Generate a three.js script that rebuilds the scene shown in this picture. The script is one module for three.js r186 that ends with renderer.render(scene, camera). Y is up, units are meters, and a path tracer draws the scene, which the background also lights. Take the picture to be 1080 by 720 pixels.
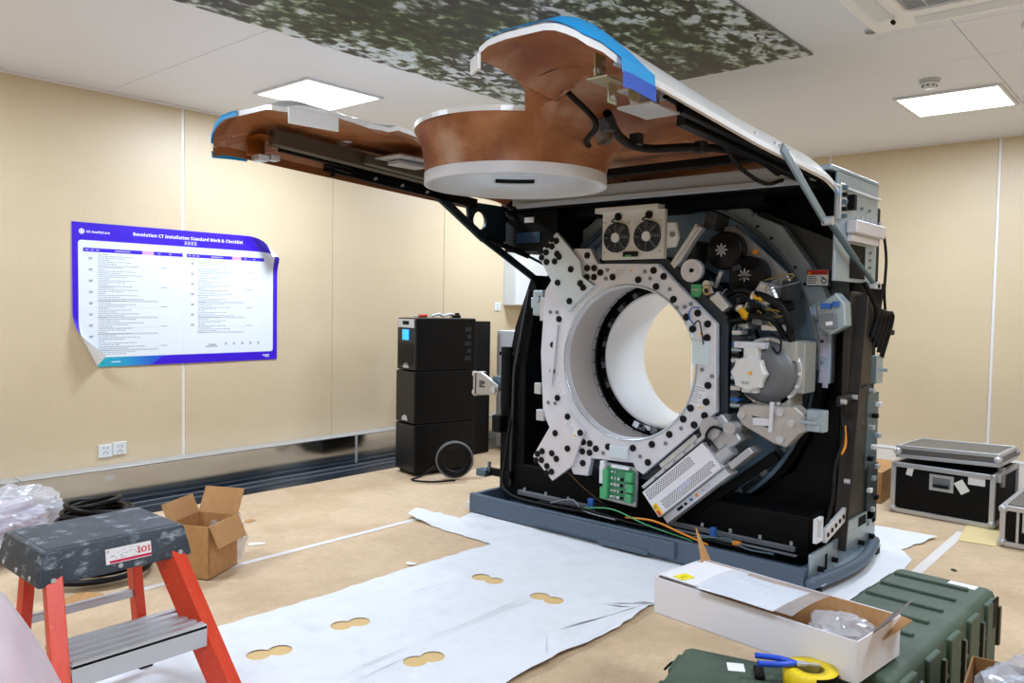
import * as THREE from 'three';
import { RoundedBoxGeometry } from 'three/addons/geometries/RoundedBoxGeometry.js';
import { RectAreaLightUniformsLib } from 'three/addons/lights/RectAreaLightUniformsLib.js';
import { TessellateModifier } from 'three/addons/modifiers/TessellateModifier.js';
import { mergeGeometries, mergeVertices, toCreasedNormals } from 'three/addons/utils/BufferGeometryUtils.js';

// ------------------------------------------------------------------ camera, lights, exposure
const scene = new THREE.Scene();
scene.background = new THREE.Color(0x000000);
const camera = new THREE.PerspectiveCamera(46.13, 1.5, 0.05, 60);
camera.position.set(0, 1.4, 0);
camera.up.set(0.0238, 0.9989, -0.0427);
camera.lookAt(0.7552, 1.4 - 0.0458, -0.6539);
const renderer = new THREE.WebGLRenderer({ antialias: true });
renderer.toneMapping = THREE.LinearToneMapping;
renderer.toneMappingExposure = 2.6;
renderer.shadowMap.enabled = true;
RectAreaLightUniformsLib.init();
const CEIL = 2.8, PANEL_LIGHT = 17;
// 600 mm ceiling panel lights: [x, z, label]; built further down, their area lights here
const LAMPS = [
  [3.29, -4.62, 'square white ceiling panel light above the wall with the purple poster'],
  [5.985, -1.32, 'square white ceiling panel light beside the round smoke detector'],
  [3.29, 0.3, 'square white ceiling panel light between the air conditioner and the near wall'],
  [5.985, -4.62, 'square white ceiling panel light behind the scanner, near the room corner'],
  [0.6, -4.62, 'square white ceiling panel light over the step ladder and plastic bag'],
  [0.6, -1.05, 'square white ceiling panel light above the open floor by the entrance'],
];
for (const [x, z] of LAMPS) {
  const l = new THREE.RectAreaLight(new THREE.Color(0.82, 0.95, 1.13), PANEL_LIGHT, 0.58, 0.58);
  l.position.set(x, CEIL - 0.022, z); l.lookAt(x, 0, z); l.castShadow = true; scene.add(l);
}

// ------------------------------------------------------------------ helpers
let seed = 12345;
const rnd = () => { seed = (seed * 1664525 + 1013904223) >>> 0; return seed / 4294967296; };
const rr = (a, b) => a + (b - a) * rnd();
const PI = Math.PI, V3 = (x, y, z) => new THREE.Vector3(x, y, z), V2 = (x, y) => new THREE.Vector2(x, y);
const used = {};
const numbered = n => { if (!(n in used)) { used[n] = 0; return n; } used[n]++; return n + '_' + String(used[n]).padStart(3, '0'); };
function shadow(o) { o.castShadow = true; o.receiveShadow = true; return o; }
function thing(name, label, category, p = [0, 0, 0], turn = 0, group) {
  const o = new THREE.Group(); o.name = numbered(name); o.position.set(...p); o.rotation.y = turn;
  o.userData = { label, category }; if (group) o.userData.group = group; scene.add(o); return o;
}
function part(name, geo, mat, parent, label) {
  const g = Array.isArray(geo) ? merge(geo) : geo;
  const m = shadow(new THREE.Mesh(g, mat)); m.name = name; if (label) m.userData.label = label; parent.add(m); return m;
}
function parts(name, list, mat, parent, label) { list.forEach(g => part(name, g, mat, parent, label)); }
function solo(name, geo, mat, label, category, p = [0, 0, 0], turn = 0, group, kind) {
  const m = shadow(new THREE.Mesh(Array.isArray(geo) ? merge(geo) : geo, mat)); m.name = numbered(name);
  m.position.set(...p); m.rotation.y = turn; m.userData = { label, category };
  if (group) m.userData.group = group; if (kind) m.userData.kind = kind; scene.add(m); return m;
}
function merge(list) {
  const gs = list.map(g => {
    const h = g.index ? g.toNonIndexed() : g;
    for (const k of Object.keys(h.attributes)) if (!['position', 'normal', 'uv'].includes(k)) h.deleteAttribute(k);
    if (!h.attributes.uv) h.setAttribute('uv', new THREE.BufferAttribute(new Float32Array(h.attributes.position.count * 2), 2));
    h.groups = []; h.morphAttributes = {}; return h;
  });
  return mergeGeometries(gs);
}
function at(g, x = 0, y = 0, z = 0, rx = 0, ry = 0, rz = 0) {
  if (rx || ry || rz) g.applyMatrix4(new THREE.Matrix4().makeRotationFromEuler(new THREE.Euler(rx, ry, rz)));
  g.translate(x, y, z); return g;
}
// uv in metres by the dominant axis of the normal
function mUV(g, s = 1) {
  const h = g.index ? g.toNonIndexed() : g, p = h.attributes.position, n = h.attributes.normal, uv = new Float32Array(p.count * 2);
  for (let i = 0; i < p.count; i++) {
    const ax = Math.abs(n.getX(i)), ay = Math.abs(n.getY(i)), az = Math.abs(n.getZ(i)); let u, v;
    if (ay >= ax && ay >= az) { u = p.getX(i); v = p.getZ(i); } else if (ax >= az) { u = p.getZ(i); v = p.getY(i); } else { u = p.getX(i); v = p.getY(i); }
    uv[2 * i] = u * s; uv[2 * i + 1] = v * s;
  }
  h.setAttribute('uv', new THREE.BufferAttribute(uv, 2)); return h;
}
const rbox = (w, h, d, r = 0.004, seg = 1) => mUV(new RoundedBoxGeometry(w, h, d, seg, Math.min(r, w * 0.49, h * 0.49, d * 0.49)));
const box = (w, h, d) => mUV(new THREE.BoxGeometry(w, h, d));
// box from min/max corners
const bb = (x0, x1, y0, y1, z0, z1, r = 0.004) => at(rbox(x1 - x0, y1 - y0, z1 - z0, r), (x0 + x1) / 2, (y0 + y1) / 2, (z0 + z1) / 2);
const cyl = (r, h, s = 24, r2 = r) => new THREE.CylinderGeometry(r2, r, h, s);
const cylz = (r, h, s = 24, r2 = r) => cyl(r, h, s, r2).rotateX(PI / 2);        // axis z, r2 is the +z end
const cylx = (r, h, s = 24) => cyl(r, h, s).rotateZ(PI / 2);
function shapeOf(pts, holes = []) {
  const s = new THREE.Shape(pts.map(p => V2(p[0], p[1])));
  for (const h of holes) s.holes.push(h.r ? new THREE.Path().absarc(h.x, h.y, h.r, 0, 2 * PI, true) : new THREE.Path(h.map(p => V2(p[0], p[1]))));
  return s;
}
// polygon in xy, front face at z = zf, extends back by t
function prism(pts, t, zf = 0, holes = [], bev = 0.002, seg = 24) {
  const g = new THREE.ExtrudeGeometry(shapeOf(pts, holes), { depth: t - 2 * bev, bevelEnabled: bev > 0, bevelThickness: bev, bevelSize: bev, bevelOffset: -bev, bevelSegments: 1, curveSegments: seg });
  g.translate(0, 0, zf - t + bev); return g;
}
const tube = (pts, r, n = 24, rs = 7, closed = false) => new THREE.TubeGeometry(new THREE.CatmullRomCurve3(pts.map(p => V3(...p)), closed), n, r, rs, closed);
function bar(a, b, w, h, r = 0.003) {           // box bar between two points
  const A = V3(...a), B = V3(...b), L = A.distanceTo(B), g = rbox(w, h, L, r);
  const m = new THREE.Matrix4().lookAt(B, A, Math.abs(B.clone().sub(A).normalize().y) > 0.95 ? V3(1, 0, 0) : V3(0, 1, 0));
  g.applyMatrix4(m); g.translate((A.x + B.x) / 2, (A.y + B.y) / 2, (A.z + B.z) / 2); return g;
}
function rod(a, b, r, s = 12) {
  const A = V3(...a), B = V3(...b), g = cyl(r, A.distanceTo(B), s);
  g.applyQuaternion(new THREE.Quaternion().setFromUnitVectors(V3(0, 1, 0), B.clone().sub(A).normalize()));
  g.translate((A.x + B.x) / 2, (A.y + B.y) / 2, (A.z + B.z) / 2); return g;
}
const lathe = (pts, s = 64) => new THREE.LatheGeometry(pts.map(p => V2(p[0], p[1])), s);

// ------------------------------------------------------------------ noise and textures
const perm = []; { let s = 77; for (let i = 0; i < 4096; i++) { s = (s * 1664525 + 1013904223) >>> 0; perm.push(s / 4294967296); } }
const hash = (x, y, k) => perm[(x * 73 + y * 911 + k * 1237 + ((x * y) % 61) * 17) & 4095];
function vnoise(u, v, n, k = 0) {
  const x = u * n, y = v * n, xi = Math.floor(x), yi = Math.floor(y); let fx = x - xi, fy = y - yi;
  fx = fx * fx * (3 - 2 * fx); fy = fy * fy * (3 - 2 * fy);
  const w = q => ((q % n) + n) % n, a = hash(w(xi), w(yi), k), b = hash(w(xi + 1), w(yi), k), c = hash(w(xi), w(yi + 1), k), d = hash(w(xi + 1), w(yi + 1), k);
  return a + (b - a) * fx + (c - a) * fy + (a - b - c + d) * fx * fy;
}
function fbm(u, v, n, oct, k = 0) { let s = 0, a = 0.5, t = 0; for (let i = 0; i < oct; i++) { s += a * vnoise(u, v, n << i, k + i * 13); t += a; a *= 0.55; } return s / t; }
function dataTex(size, fn, srgb = true, rep = 1) {
  const d = new Uint8Array(size * size * 4);
  for (let j = 0; j < size; j++) for (let i = 0; i < size; i++) {
    const c = fn(i / size, j / size), o = (j * size + i) * 4;
    for (let q = 0; q < 3; q++) d[o + q] = Math.max(0, Math.min(255, Array.isArray(c) ? c[q] : c)); d[o + 3] = 255;
  }
  const t = new THREE.DataTexture(d, size, size); t.wrapS = t.wrapT = THREE.RepeatWrapping; t.magFilter = THREE.LinearFilter; t.minFilter = THREE.LinearMipmapLinearFilter;
  t.generateMipmaps = true; if (srgb) t.colorSpace = THREE.SRGBColorSpace; t.repeat.set(rep, rep); t.needsUpdate = true; return t;
}
function canvasTex(w, h, draw) {
  const c = document.createElement('canvas'); c.width = w; c.height = h; draw(c.getContext('2d'), w, h);
  const t = new THREE.CanvasTexture(c); t.colorSpace = THREE.SRGBColorSpace; t.magFilter = THREE.LinearFilter; return t;
}
const mix = (a, b, t) => a.map((v, i) => v + (b[i] - v) * t);
const std = (color, roughness = 0.6, metalness = 0, extra = {}) => new THREE.MeshStandardMaterial({ color, roughness, metalness, ...extra });
const phys = (o) => new THREE.MeshPhysicalMaterial(o);

const grainBump = dataTex(256, (u, v) => 255 * fbm(u, v, 16, 4, 3), false);
const crumpleBump = dataTex(256, (u, v) => 255 * Math.abs(2 * fbm(u, v, 5, 4, 21) - 1), false);
const M = {};
M.wall = std(0xffffff, 0.42, 0, { map: dataTex(512, (u, v) => { const f = 0.5 * fbm(u, v, 64, 2, 5) + 0.5 * vnoise(u, v * 0.125, 128, 9), m = fbm(u, v, 4, 3, 8); const k = (f - 0.5) * 4 + (m - 0.5) * 6; return [213 + k, 194 + k, 162 + k]; }, true, 0.8) });
M.wallStrip = std(0xe9e6e2, 0.4);
M.wallCore = std(0xb8ac98, 0.8);
M.ceiling = std(0xeef2fa, 0.5);
M.ceilCore = std(0x9a9a9a, 0.9);
M.darkFloor = std(0x1b232c, 0.35);
M.kraft = std(0xffffff, 0.8, 0, { map: dataTex(1024, (u, v) => {
  const m = fbm(u, v, 4, 4, 1), f = fbm(u, v, 64, 3, 2), st = Math.max(0, fbm(u, v, 7, 4, 31) - 0.56) * 4, fib = vnoise(u, v, 256, 6);
  const k = (m - 0.5) * 26 + (f - 0.5) * 14 + (fib - 0.5) * 10; return mix([206 + k, 180 + k, 147 + k], [178, 150, 116], Math.min(0.45, st * 0.4));
}, true, 0.42), bumpMap: crumpleBump, bumpScale: 0.004 });
M.whitePaper = std(0xffffff, 0.75, 0, { map: dataTex(512, (u, v) => { const m = fbm(u, v, 4, 4, 41), f = fbm(u, v, 32, 3, 42), s = Math.max(0, fbm(u, v, 12, 4, 43) - 0.62) * 90; const k = (m - 0.5) * 10 + (f - 0.5) * 8 - s * 0.4; return [229 + k, 232 + k, 238 + k]; }, true, 0.5), bumpMap: crumpleBump, bumpScale: 0.003 });
M.paper = std(0xeef0f4, 0.7);
M.maskTape = std(0xe2dedb, 0.6);
M.steelMirror = std(0xb4bac0, 0.12, 1);
M.steel = std(0xb9bdc2, 0.32, 0.85, { bumpMap: grainBump, bumpScale: 0.0004 });
M.plate = std(0xffffff, 0.42, 0.25, { map: dataTex(512, (u, v) => { const k = (fbm(u, v, 6, 4, 51) - 0.5) * 20 + (vnoise(u, v, 256, 3) - 0.5) * 8; return [214 + k, 216 + k, 224 + k]; }, true, 1) });
M.platePale = std(0xd0dee6, 0.38, 0.25);
M.plateWarm = std(0xd8d4d8, 0.42, 0.2);
M.sleeve = std(0xb9b4b4, 0.55, 0.1);
M.drum = std(0x8aa5be, 0.36, 0.35, { bumpMap: grainBump, bumpScale: 0.0004 });
M.ring = std(0xa9b8c6, 0.42, 0.15, { bumpMap: grainBump, bumpScale: 0.0004 });
M.baseGrey = std(0x526273, 0.5, 0.1);
M.black = phys({ color: 0x060708, roughness: 0.62, specularIntensity: 0.35 });
M.blackGloss = phys({ color: 0x08080a, roughness: 0.4, specularIntensity: 0.45 });
M.rubber = phys({ color: 0x0d0d0e, roughness: 0.6, specularIntensity: 0.5 });
M.darkGrey = std(0x2c2f33, 0.5, 0.3);
M.midGrey = std(0x7d8288, 0.5, 0.4);
M.olive = std(0x5d5a4e, 0.5, 0.4);
M.zinc = std(0xa7b7c1, 0.33, 0.5, { bumpMap: grainBump, bumpScale: 0.0004 });
M.zincDark = std(0x5c737f, 0.4, 0.6);
M.alu = std(0xc6c8cb, 0.35, 0.5, { bumpMap: grainBump, bumpScale: 0.0004 });
M.coverWhite = phys({ color: 0xf1f3f5, roughness: 0.28, clearcoat: 0.4, clearcoatRoughness: 0.2 });
M.boreWhite = phys({ color: 0xeef1f4, roughness: 0.35, clearcoat: 0.3 });
M.funnelWhite = std(0xd5d6dc, 0.4);
M.fiber = std(0xffffff, 0.42, 0, { map: dataTex(1024, (u, v) => {
  const m = fbm(u, v, 5, 5, 61), s = fbm(u, v * 3, 6, 4, 62), w = Math.max(0, fbm(u, v, 4, 4, 67) - 0.55) * 3.2, f = (vnoise(u, v, 256, 4) - 0.5) * 10;
  const c = mix([134, 76, 38], [188, 130, 88], Math.min(1, Math.max(0, (m - 0.3) * 1.9))); const d = mix(c, [86, 46, 22], Math.max(0, (s - 0.55)) * 1.6);
  return mix(d, [200, 176, 158], Math.min(0.5, w * 0.8)).map(q => q + f);
}, true, 0.9) });
M.blueTape = std(0x06a2ec, 0.5);
M.blueTapeDark = std(0x1450c8, 0.5);
M.copper = std(0xa8662c, 0.35, 0.7);
M.pcb = std(0x3f8a62, 0.5);
M.terminal = std(0x4aa870, 0.45);
M.yellow = std(0xf2d516, 0.5);
M.orange = std(0xe08a1e, 0.5);
M.bluePart = std(0x2b5fae, 0.5);
M.whitePart = std(0xdfe3e6, 0.45);
M.orangeFib = std(0xffffff, 0.45, 0, { map: dataTex(256, (u, v) => { const k = (vnoise(u, v * 0.06, 128, 3) - 0.5) * 16, s = Math.max(0, fbm(u, v, 18, 3, 71) - 0.72) * 4; return mix([226 + k, 66 + k, 28 + k], [232, 205, 195], Math.min(0.8, s)); }, true, 3) });
M.ladderCap = std(0xffffff, 0.55, 0, { map: dataTex(512, (u, v) => { const m = fbm(u, v, 5, 4, 81), s = Math.max(0, fbm(u, v * 1.6, 9, 5, 82) - 0.63) * 4, d = Math.max(0, vnoise(u, v, 90, 7) - 0.9) * 9, k = (m - 0.5) * 26; return mix([58 + k, 66 + k, 76 + k], [176, 184, 190], Math.min(0.85, s + d)); }, true, 2.2) });
M.caseGreen = std(0xffffff, 0.6, 0, { map: dataTex(256, (u, v) => { const k = (fbm(u, v, 6, 4, 91) - 0.5) * 22 + (vnoise(u, v, 128, 5) - 0.5) * 8; return [70 + k, 88 + k, 74 + k]; }, true, 1.6), bumpMap: grainBump, bumpScale: 0.001 });
M.cardboard = std(0xffffff, 0.8, 0, { map: dataTex(256, (u, v) => { const k = (fbm(u, v, 8, 3, 95) - 0.5) * 22 + (vnoise(u, v * 0.1, 128, 5) - 0.5) * 12; return [188 + k, 142 + k, 92 + k]; }, true, 2) });
M.cartonWhite = std(0xe9e8ee, 0.6);
M.plastic = phys({ color: 0xf4f6fa, roughness: 0.16, transmission: 0.72, thickness: 0, ior: 1.4, side: THREE.DoubleSide });
M.plasticMilky = phys({ color: 0xf0e6f0, roughness: 0.35, transmission: 0.5, thickness: 0, side: THREE.DoubleSide });
M.screenBlue = std(0x2a8fe0, 0.3, 0, { emissive: 0x2a9bf0, emissiveIntensity: 0.5 });
M.caseBlack = phys({ color: 0x08080a, roughness: 0.6, specularIntensity: 0.4 });
M.caseTop = std(0x6a6764, 0.45, 0.1);
M.holeFill = std(0xdcbc82, 0.8);

// ================================================================== SETTING
const X0 = -1.4, X1 = 7.4, Z0 = -5.7, Z1 = 1.4;
function structure(name, label, category) { const g = thing(name, label, category); g.userData.kind = 'structure'; return g; }
{
  const f = structure('floor', 'dark blue vinyl floor showing as a strip along the steel skirting', 'floor');
  part('floor_slab', bb(X0, X1, -0.12, -0.004, Z0 - 0.1, Z1, 0.001), M.darkFloor, f);
  part('floor_seam', [bb(1.0, 5.2, -0.004, 0.004, -5.5, -5.485, 0.001), bb(1.0, 5.2, -0.004, 0.006, -5.36, -5.35, 0.001)], M.midGrey, f);
}
function panelWall(name, label, breaks, place, strips) {
  const w = structure(name, label, 'wall');
  place(w, breaks, strips); return w;
}
panelWall('wall_left', 'beige laminate panel wall carrying the purple bordered poster', [X0, -1.1, 0.22, 1.55, 2.88, 4.21, 5.54, 6.87, X1], (w, br) => {
  part('wall_core', bb(X0 - 0.1, X1 + 0.1, -0.1, CEIL + 0.05, Z0 - 0.13, Z0 - 0.012, 0.001), M.wallCore, w);
  for (let i = 0; i + 1 < br.length; i++) {
    const wide = b => Math.abs(b - 2.88) < 0.01 || Math.abs(b - 0.22) < 0.01;
    const a = br[i] + (wide(br[i]) ? 0.012 : 0.0025), b = br[i + 1] - (wide(br[i + 1]) ? 0.012 : 0.0025);
    part('panel', bb(a, b, 0, CEIL, Z0 - 0.012, Z0, 0.002), M.wall, w);
    if (wide(br[i])) part('joint_strip', bb(br[i] - 0.011, br[i] + 0.011, 0, CEIL, Z0 - 0.012, Z0 - 0.003, 0.001), M.wallStrip, w, 'white vertical joint strip');
  }
});
panelWall('wall_right', 'beige laminate panel wall behind the flight cases and scanner bore', [Z0, -3.97, -2.635, -1.3, 0.035, Z1], (w, br) => {
  part('wall_core', bb(X1 + 0.012, X1 + 0.13, -0.1, CEIL + 0.05, Z0 - 0.1, Z1 + 0.1, 0.001), M.wallCore, w);
  for (let i = 0; i + 1 < br.length; i++) {
    part('panel', bb(X1, X1 + 0.012, 0, CEIL, br[i] + 0.012, br[i + 1] - 0.012, 0.002), M.wall, w);
    if (i) part('joint_strip', bb(X1 + 0.003, X1 + 0.012, 0, CEIL, br[i] - 0.011, br[i] + 0.011, 0.001), M.wallStrip, w, 'white vertical joint strip');
  }
});
{
  const w = structure('wall_back', 'beige laminate wall behind the step ladder, opposite the flight cases', 'wall');
  part('panel', bb(X0 - 0.12, X0, -0.1, CEIL, Z0 - 0.1, Z1 + 0.1, 0.002), M.wall, w);
  const w2 = structure('wall_near', 'beige laminate wall opposite the poster wall', 'wall');
  part('panel', bb(X0, X1, -0.1, CEIL, Z1, Z1 + 0.12, 0.002), M.wall, w2);
}
{ // ceiling of flat metal panels
  const c = structure('ceiling', 'white ceiling of large flat metal panels with fine joints', 'ceiling');
  part('ceiling_core', bb(X0 - 0.1, X1 + 0.1, CEIL + 0.01, CEIL + 0.14, Z0 - 0.1, Z1 + 0.1, 0.001), M.ceilCore, c);
  const xs = [X0, 0.31, 2.35, 4.39, 5.02, X1], zs = [Z0, -3.71, -1.69, -0.99, Z1];
  for (let i = 0; i + 1 < xs.length; i++) for (let j = 0; j + 1 < zs.length; j++) {
    const join = j === 1 && i >= 3 ? 1 : 0;   // beyond the mural the panels run on in one piece
    if (j === 2 && i >= 3) continue;
    part('panel', bb(xs[i] + 0.002, xs[i + 1] - 0.002, CEIL, CEIL + 0.012, zs[j] + 0.002, zs[j + 1 + join] - 0.002, 0.001), M.ceiling, c);
  }
  const t = structure('trim_1', 'slim pale trim along the top of the poster wall', 'trim');
  part('trim', [bb(X0, X1, CEIL - 0.018, CEIL, Z0, Z0 + 0.012, 0.002)], M.wallStrip, t);
  const t2 = structure('trim_2', 'slim pale trim along the top of the flight case wall', 'trim');
  part('trim', [bb(X1 - 0.012, X1, CEIL - 0.012, CEIL, Z0 + 0.012, Z1, 0.002)], M.wallStrip, t2);
}
{ // steel trunking along the left wall, in lengths
  const b = structure('baseboard_left', 'mirror polished steel cable trunking along the poster wall', 'baseboard');
  const br = [0.0, 1.75, 4.37, 6.2, 7.38];
  for (let i = 0; i + 1 < br.length; i++) {
    part('front_panel', bb(br[i] + 0.003, br[i + 1] - 0.003, 0, 0.24, Z0 + 0.125, Z0 + 0.14, 0.002), M.steelMirror, b);
    part('lid', bb(br[i] + 0.003, br[i + 1] - 0.003, 0.24, 0.25, Z0 + 0.002, Z0 + 0.144, 0.003), M.alu, b);
    if (i) part('joint_strip', bb(br[i] - 0.012, br[i] + 0.012, 0.0, 0.24, Z0 + 0.14, Z0 + 0.144, 0.001), M.alu, b);
  }
  const r = structure('baseboard_right', 'white cable trunking along the foot of the flight case wall', 'baseboard');
  part('front_panel', bb(X1 - 0.09, X1 - 0.08, 0, 0.22, -5.5, Z1, 0.002), M.wallStrip, r);
  part('lid', bb(X1 - 0.095, X1, 0.22, 0.232, -5.5, Z1, 0.003), M.whitePart, r);
}
// floor papers
const kp = [[-1.3, 7.28, -5.18, -3.83], [-1.3, 7.28, -3.83, -1.12], [-1.3, 7.28, -1.12, 1.38]];
const kl = ['brown kraft paper sheet on the floor between tape strip and steel trunking', 'brown kraft paper sheet on the floor under the scanner', 'brown kraft paper sheet on the floor under the green cases'];
kp.forEach(([a, b, c, d], i) => {
  const g = new THREE.PlaneGeometry(b - a, d - c, 60, 24).rotateX(-PI / 2); at(g, (a + b) / 2, 0, (c + d) / 2);
  const p = g.attributes.position;
  for (let k = 0; k < p.count; k++) if (i === 0 && p.getZ(k) < -5.17) p.setZ(k, -5.18 + 0.03 * (fbm((p.getX(k) + 2) / 10, 0.3, 12, 3) - 0.5) * 2);
  solo('kraft_floor_paper', mUV(g), M.kraft, kl[i], 'floor paper', [0, -0.001, 0], 0, undefined);
});
solo('tape_strip', bb(1.2, 3.72, 0, 0.0012, -3.845, -3.8, 0.0004), M.maskTape, 'long white tape strip on kraft paper between cardboard box and scanner base', 'tape');
solo('tape_strip', bb(4.0, 5.72, 0, 0.0012, -1.15, -1.095, 0.0004), M.maskTape, 'long white tape strip on kraft paper between green case and flight case', 'tape');
{ // white paper runway with round cut-outs
  const out = [[-0.1, -3.02], [0.9, -3.06], [1.75, -3.14], [2.32, -3.12], [2.8, -3.13], [3.42, -3.1], [3.43, -3.46], [3.47, -3.88], [3.6, -3.93], [3.7, -3.62], [4.0, -3.72], [5.3, -3.7], [5.42, -1.58], [5.43, -1.2], [5.02, -1.3], [4.98, -1.28], [4.86, -1.2], [4.4, -1.17], [3.26, -1.2], [3.26, -1.9], [2.9, -1.87], [2.27, -1.89], [1.6, -1.86], [0.9, -1.9], [-0.1, -1.9]];
  const fine = []; out.forEach((p, i) => { const q = out[(i + 1) % out.length], n = Math.max(1, Math.ceil(Math.hypot(q[0] - p[0], q[1] - p[1]) / 0.06)); for (let k = 0; k < n; k++) { const t = k / n, j = 0.008; fine.push([p[0] + (q[0] - p[0]) * t + rr(-j, j), p[1] + (q[1] - p[1]) * t + rr(-j, j)]); } });
  const holes = [[2.104, -2.769], [2.18, -2.745], [1.705, -2.77], [1.785, -2.745], [2.086, -2.278], [2.16, -2.258], [2.967, -2.752], [2.975, -2.668], [2.967, -2.365], [2.968, -2.282]];
  // each pair of overlapping discs becomes one cut-out
  const cut = []; for (let i = 0; i < holes.length; i += 2) {
    const [a, b] = [holes[i], holes[i + 1]], ang = Math.atan2(b[1] - a[1], b[0] - a[0]), half = Math.hypot(b[0] - a[0], b[1] - a[1]) / 2, r = 0.048, w = Math.acos(half / r), pts = [];
    for (let k = 0; k <= 16; k++) { const t = ang + w + (2 * PI - 2 * w) * k / 16; pts.push([a[0] + r * Math.cos(t), a[1] + r * Math.sin(t)]); }
    for (let k = 1; k < 16; k++) { const t = ang + PI + w + (2 * PI - 2 * w) * k / 16; pts.push([b[0] + r * Math.cos(t), b[1] + r * Math.sin(t)]); }
    cut.push(pts);
  }
  let g = new THREE.ShapeGeometry(shapeOf(fine, cut)); g = new TessellateModifier(0.1, 5).modify(g);
  const p = g.attributes.position;
  for (let k = 0; k < p.count; k++) {
    const x = p.getX(k), z = p.getY(k); let y = 0.003 + 0.004 * fbm((x + 1) / 8, (z + 5) / 8, 24, 2, 4);
    if (z > -2.02 && x < 3.25) y += 0.02 * Math.max(0, (z + 2.0) / 0.11) * (0.4 + 0.6 * Math.sin(x * 4.1 + 1) ** 2);
    if (x > 5.1) y += 0.012 * (x - 5.1) / 0.3;
    if (x < 3.7 && z < -3.6) y += 0.03 * (-3.6 - z) / 0.3;
    p.setXYZ(k, x, y, z);
  }
  g = mergeVertices(g); g.computeVertexNormals();
  solo('white_floor_paper', mUV(g), M.whitePaper, 'long white paper runway with round cut-outs in front of the scanner', 'floor paper');
  holes.forEach((h) => solo('floor_plug', at(cyl(0.05, 0.0012, 28), 0, 0, 0), M.holeFill, 'round yellowish disc showing through a cut-out in the white paper', 'floor plug', [h[0], 0.0002 + 0.00015 * (holes.indexOf(h) % 2), h[1]], 0, 'discs in the paper cut-outs'));
}
const scrap = (x, z, s, label, mat = M.paper, y = 0.001) => { const n = 7, pts = []; for (let i = 0; i < n; i++) { const a = i / n * 2 * PI, r = s * rr(0.6, 1.1); pts.push([r * Math.cos(a) * 1.3, r * Math.sin(a) * 0.8]); } const g = prism(pts, 0.002, 0, [], 0.0005).rotateX(-PI / 2); solo('paper_scrap', g, mat, label, 'scrap', [x, y + 0.002, z], rr(0, 3)); };
scrap(2.65, -4.7, 0.05, 'white torn paper scrap on kraft paper nearest the steel trunking');
scrap(2.49, -4.08, 0.045, 'white torn paper scrap on kraft paper nearest the tape strip');
scrap(2.73, -4.54, 0.04, 'brown torn paper scrap on kraft paper beside a white scrap', M.cardboard);
scrap(2.86, -3.17, 0.03, 'tiny white scrap at the edge of the white runway', M.paper, 0.006);
scrap(4.83, -0.98, 0.02, 'tiny dark scrap on kraft paper between green and flight cases', M.darkGrey);
solo('yellow_sheet', prism([[5.48, 1.1], [5.95, 1.14], [5.92, 0.93], [5.5, 0.9]], 0.002, 0.003, [], 0.0005).rotateX(-PI / 2), std(0xe6cf96, 0.7), 'yellowish paper sheet with white edge on the floor before the flight case', 'paper', [0, 0, 0]);

// ================================================================== CEILING FITTINGS
LAMPS.forEach(([x, z, label]) => {
  const t = thing('panel_light', label, 'ceiling light', [x, CEIL, z], 0, undefined);
  part('frame', [bb(-0.31, 0.31, -0.014, 0, -0.31, -0.29, 0.002), bb(-0.31, 0.31, -0.014, 0, 0.29, 0.31, 0.002), bb(-0.31, -0.29, -0.014, 0, -0.29, 0.29, 0.002), bb(0.29, 0.31, -0.014, 0, -0.29, 0.29, 0.002)], M.whitePart, t);
  part('diffuser', bb(-0.29, 0.29, -0.01, -0.002, -0.29, 0.29, 0.001), std(0xffffff, 0.6, 0, { emissive: 0xffffff, emissiveIntensity: 1.5 }), t, 'glowing white diffuser');
});
{ // printed tree canopy on the ceiling
  const tex = dataTex(1024, (u, v) => {
    const big = fbm(u, v, 4, 3, 101), mid = fbm(u, v, 12, 4, 103), leaf = fbm(u, v, 56, 3, 105), gr = fbm(u, v, 4, 3, 107), twig = Math.abs(fbm(u, v, 6, 4, 109) - 0.5);
    const sky = Math.max(0, Math.min(1, (0.4 * big + 0.3 * mid + 0.3 * leaf - 0.475) * 9)), green = Math.max(0, Math.min(1, (gr - 0.36) * 7));
    const l = 14 + 175 * Math.pow(leaf, 1.8) * (0.15 + mid); let c = mix([l * 0.9, l * 0.95, l * 0.85], [l * 0.92, l * 1.25, l * 0.45], green);
    c = mix(c, [222, 231, 238], sky * Math.max(0, Math.min(1, (leaf - 0.3) * 3.2))); if (twig < 0.01) c = mix(c, [26, 26, 22], 0.85); return c;
  });
  const t = thing('ceiling_mural', 'ceiling panel printed with a photograph of leafy tree crowns', 'mural', [0, 0, 0]);
  part('backing', bb(1.2, 4.43, CEIL - 0.008, CEIL, -3.71, -1.69, 0.001), M.midGrey, t);
  const g = new THREE.PlaneGeometry(3.22, 2.01).rotateX(PI / 2); at(g, 2.815, CEIL - 0.0095, -2.7);
  part('print', g, std(0xffffff, 0.5, 0, { map: tex }), t);
}
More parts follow.
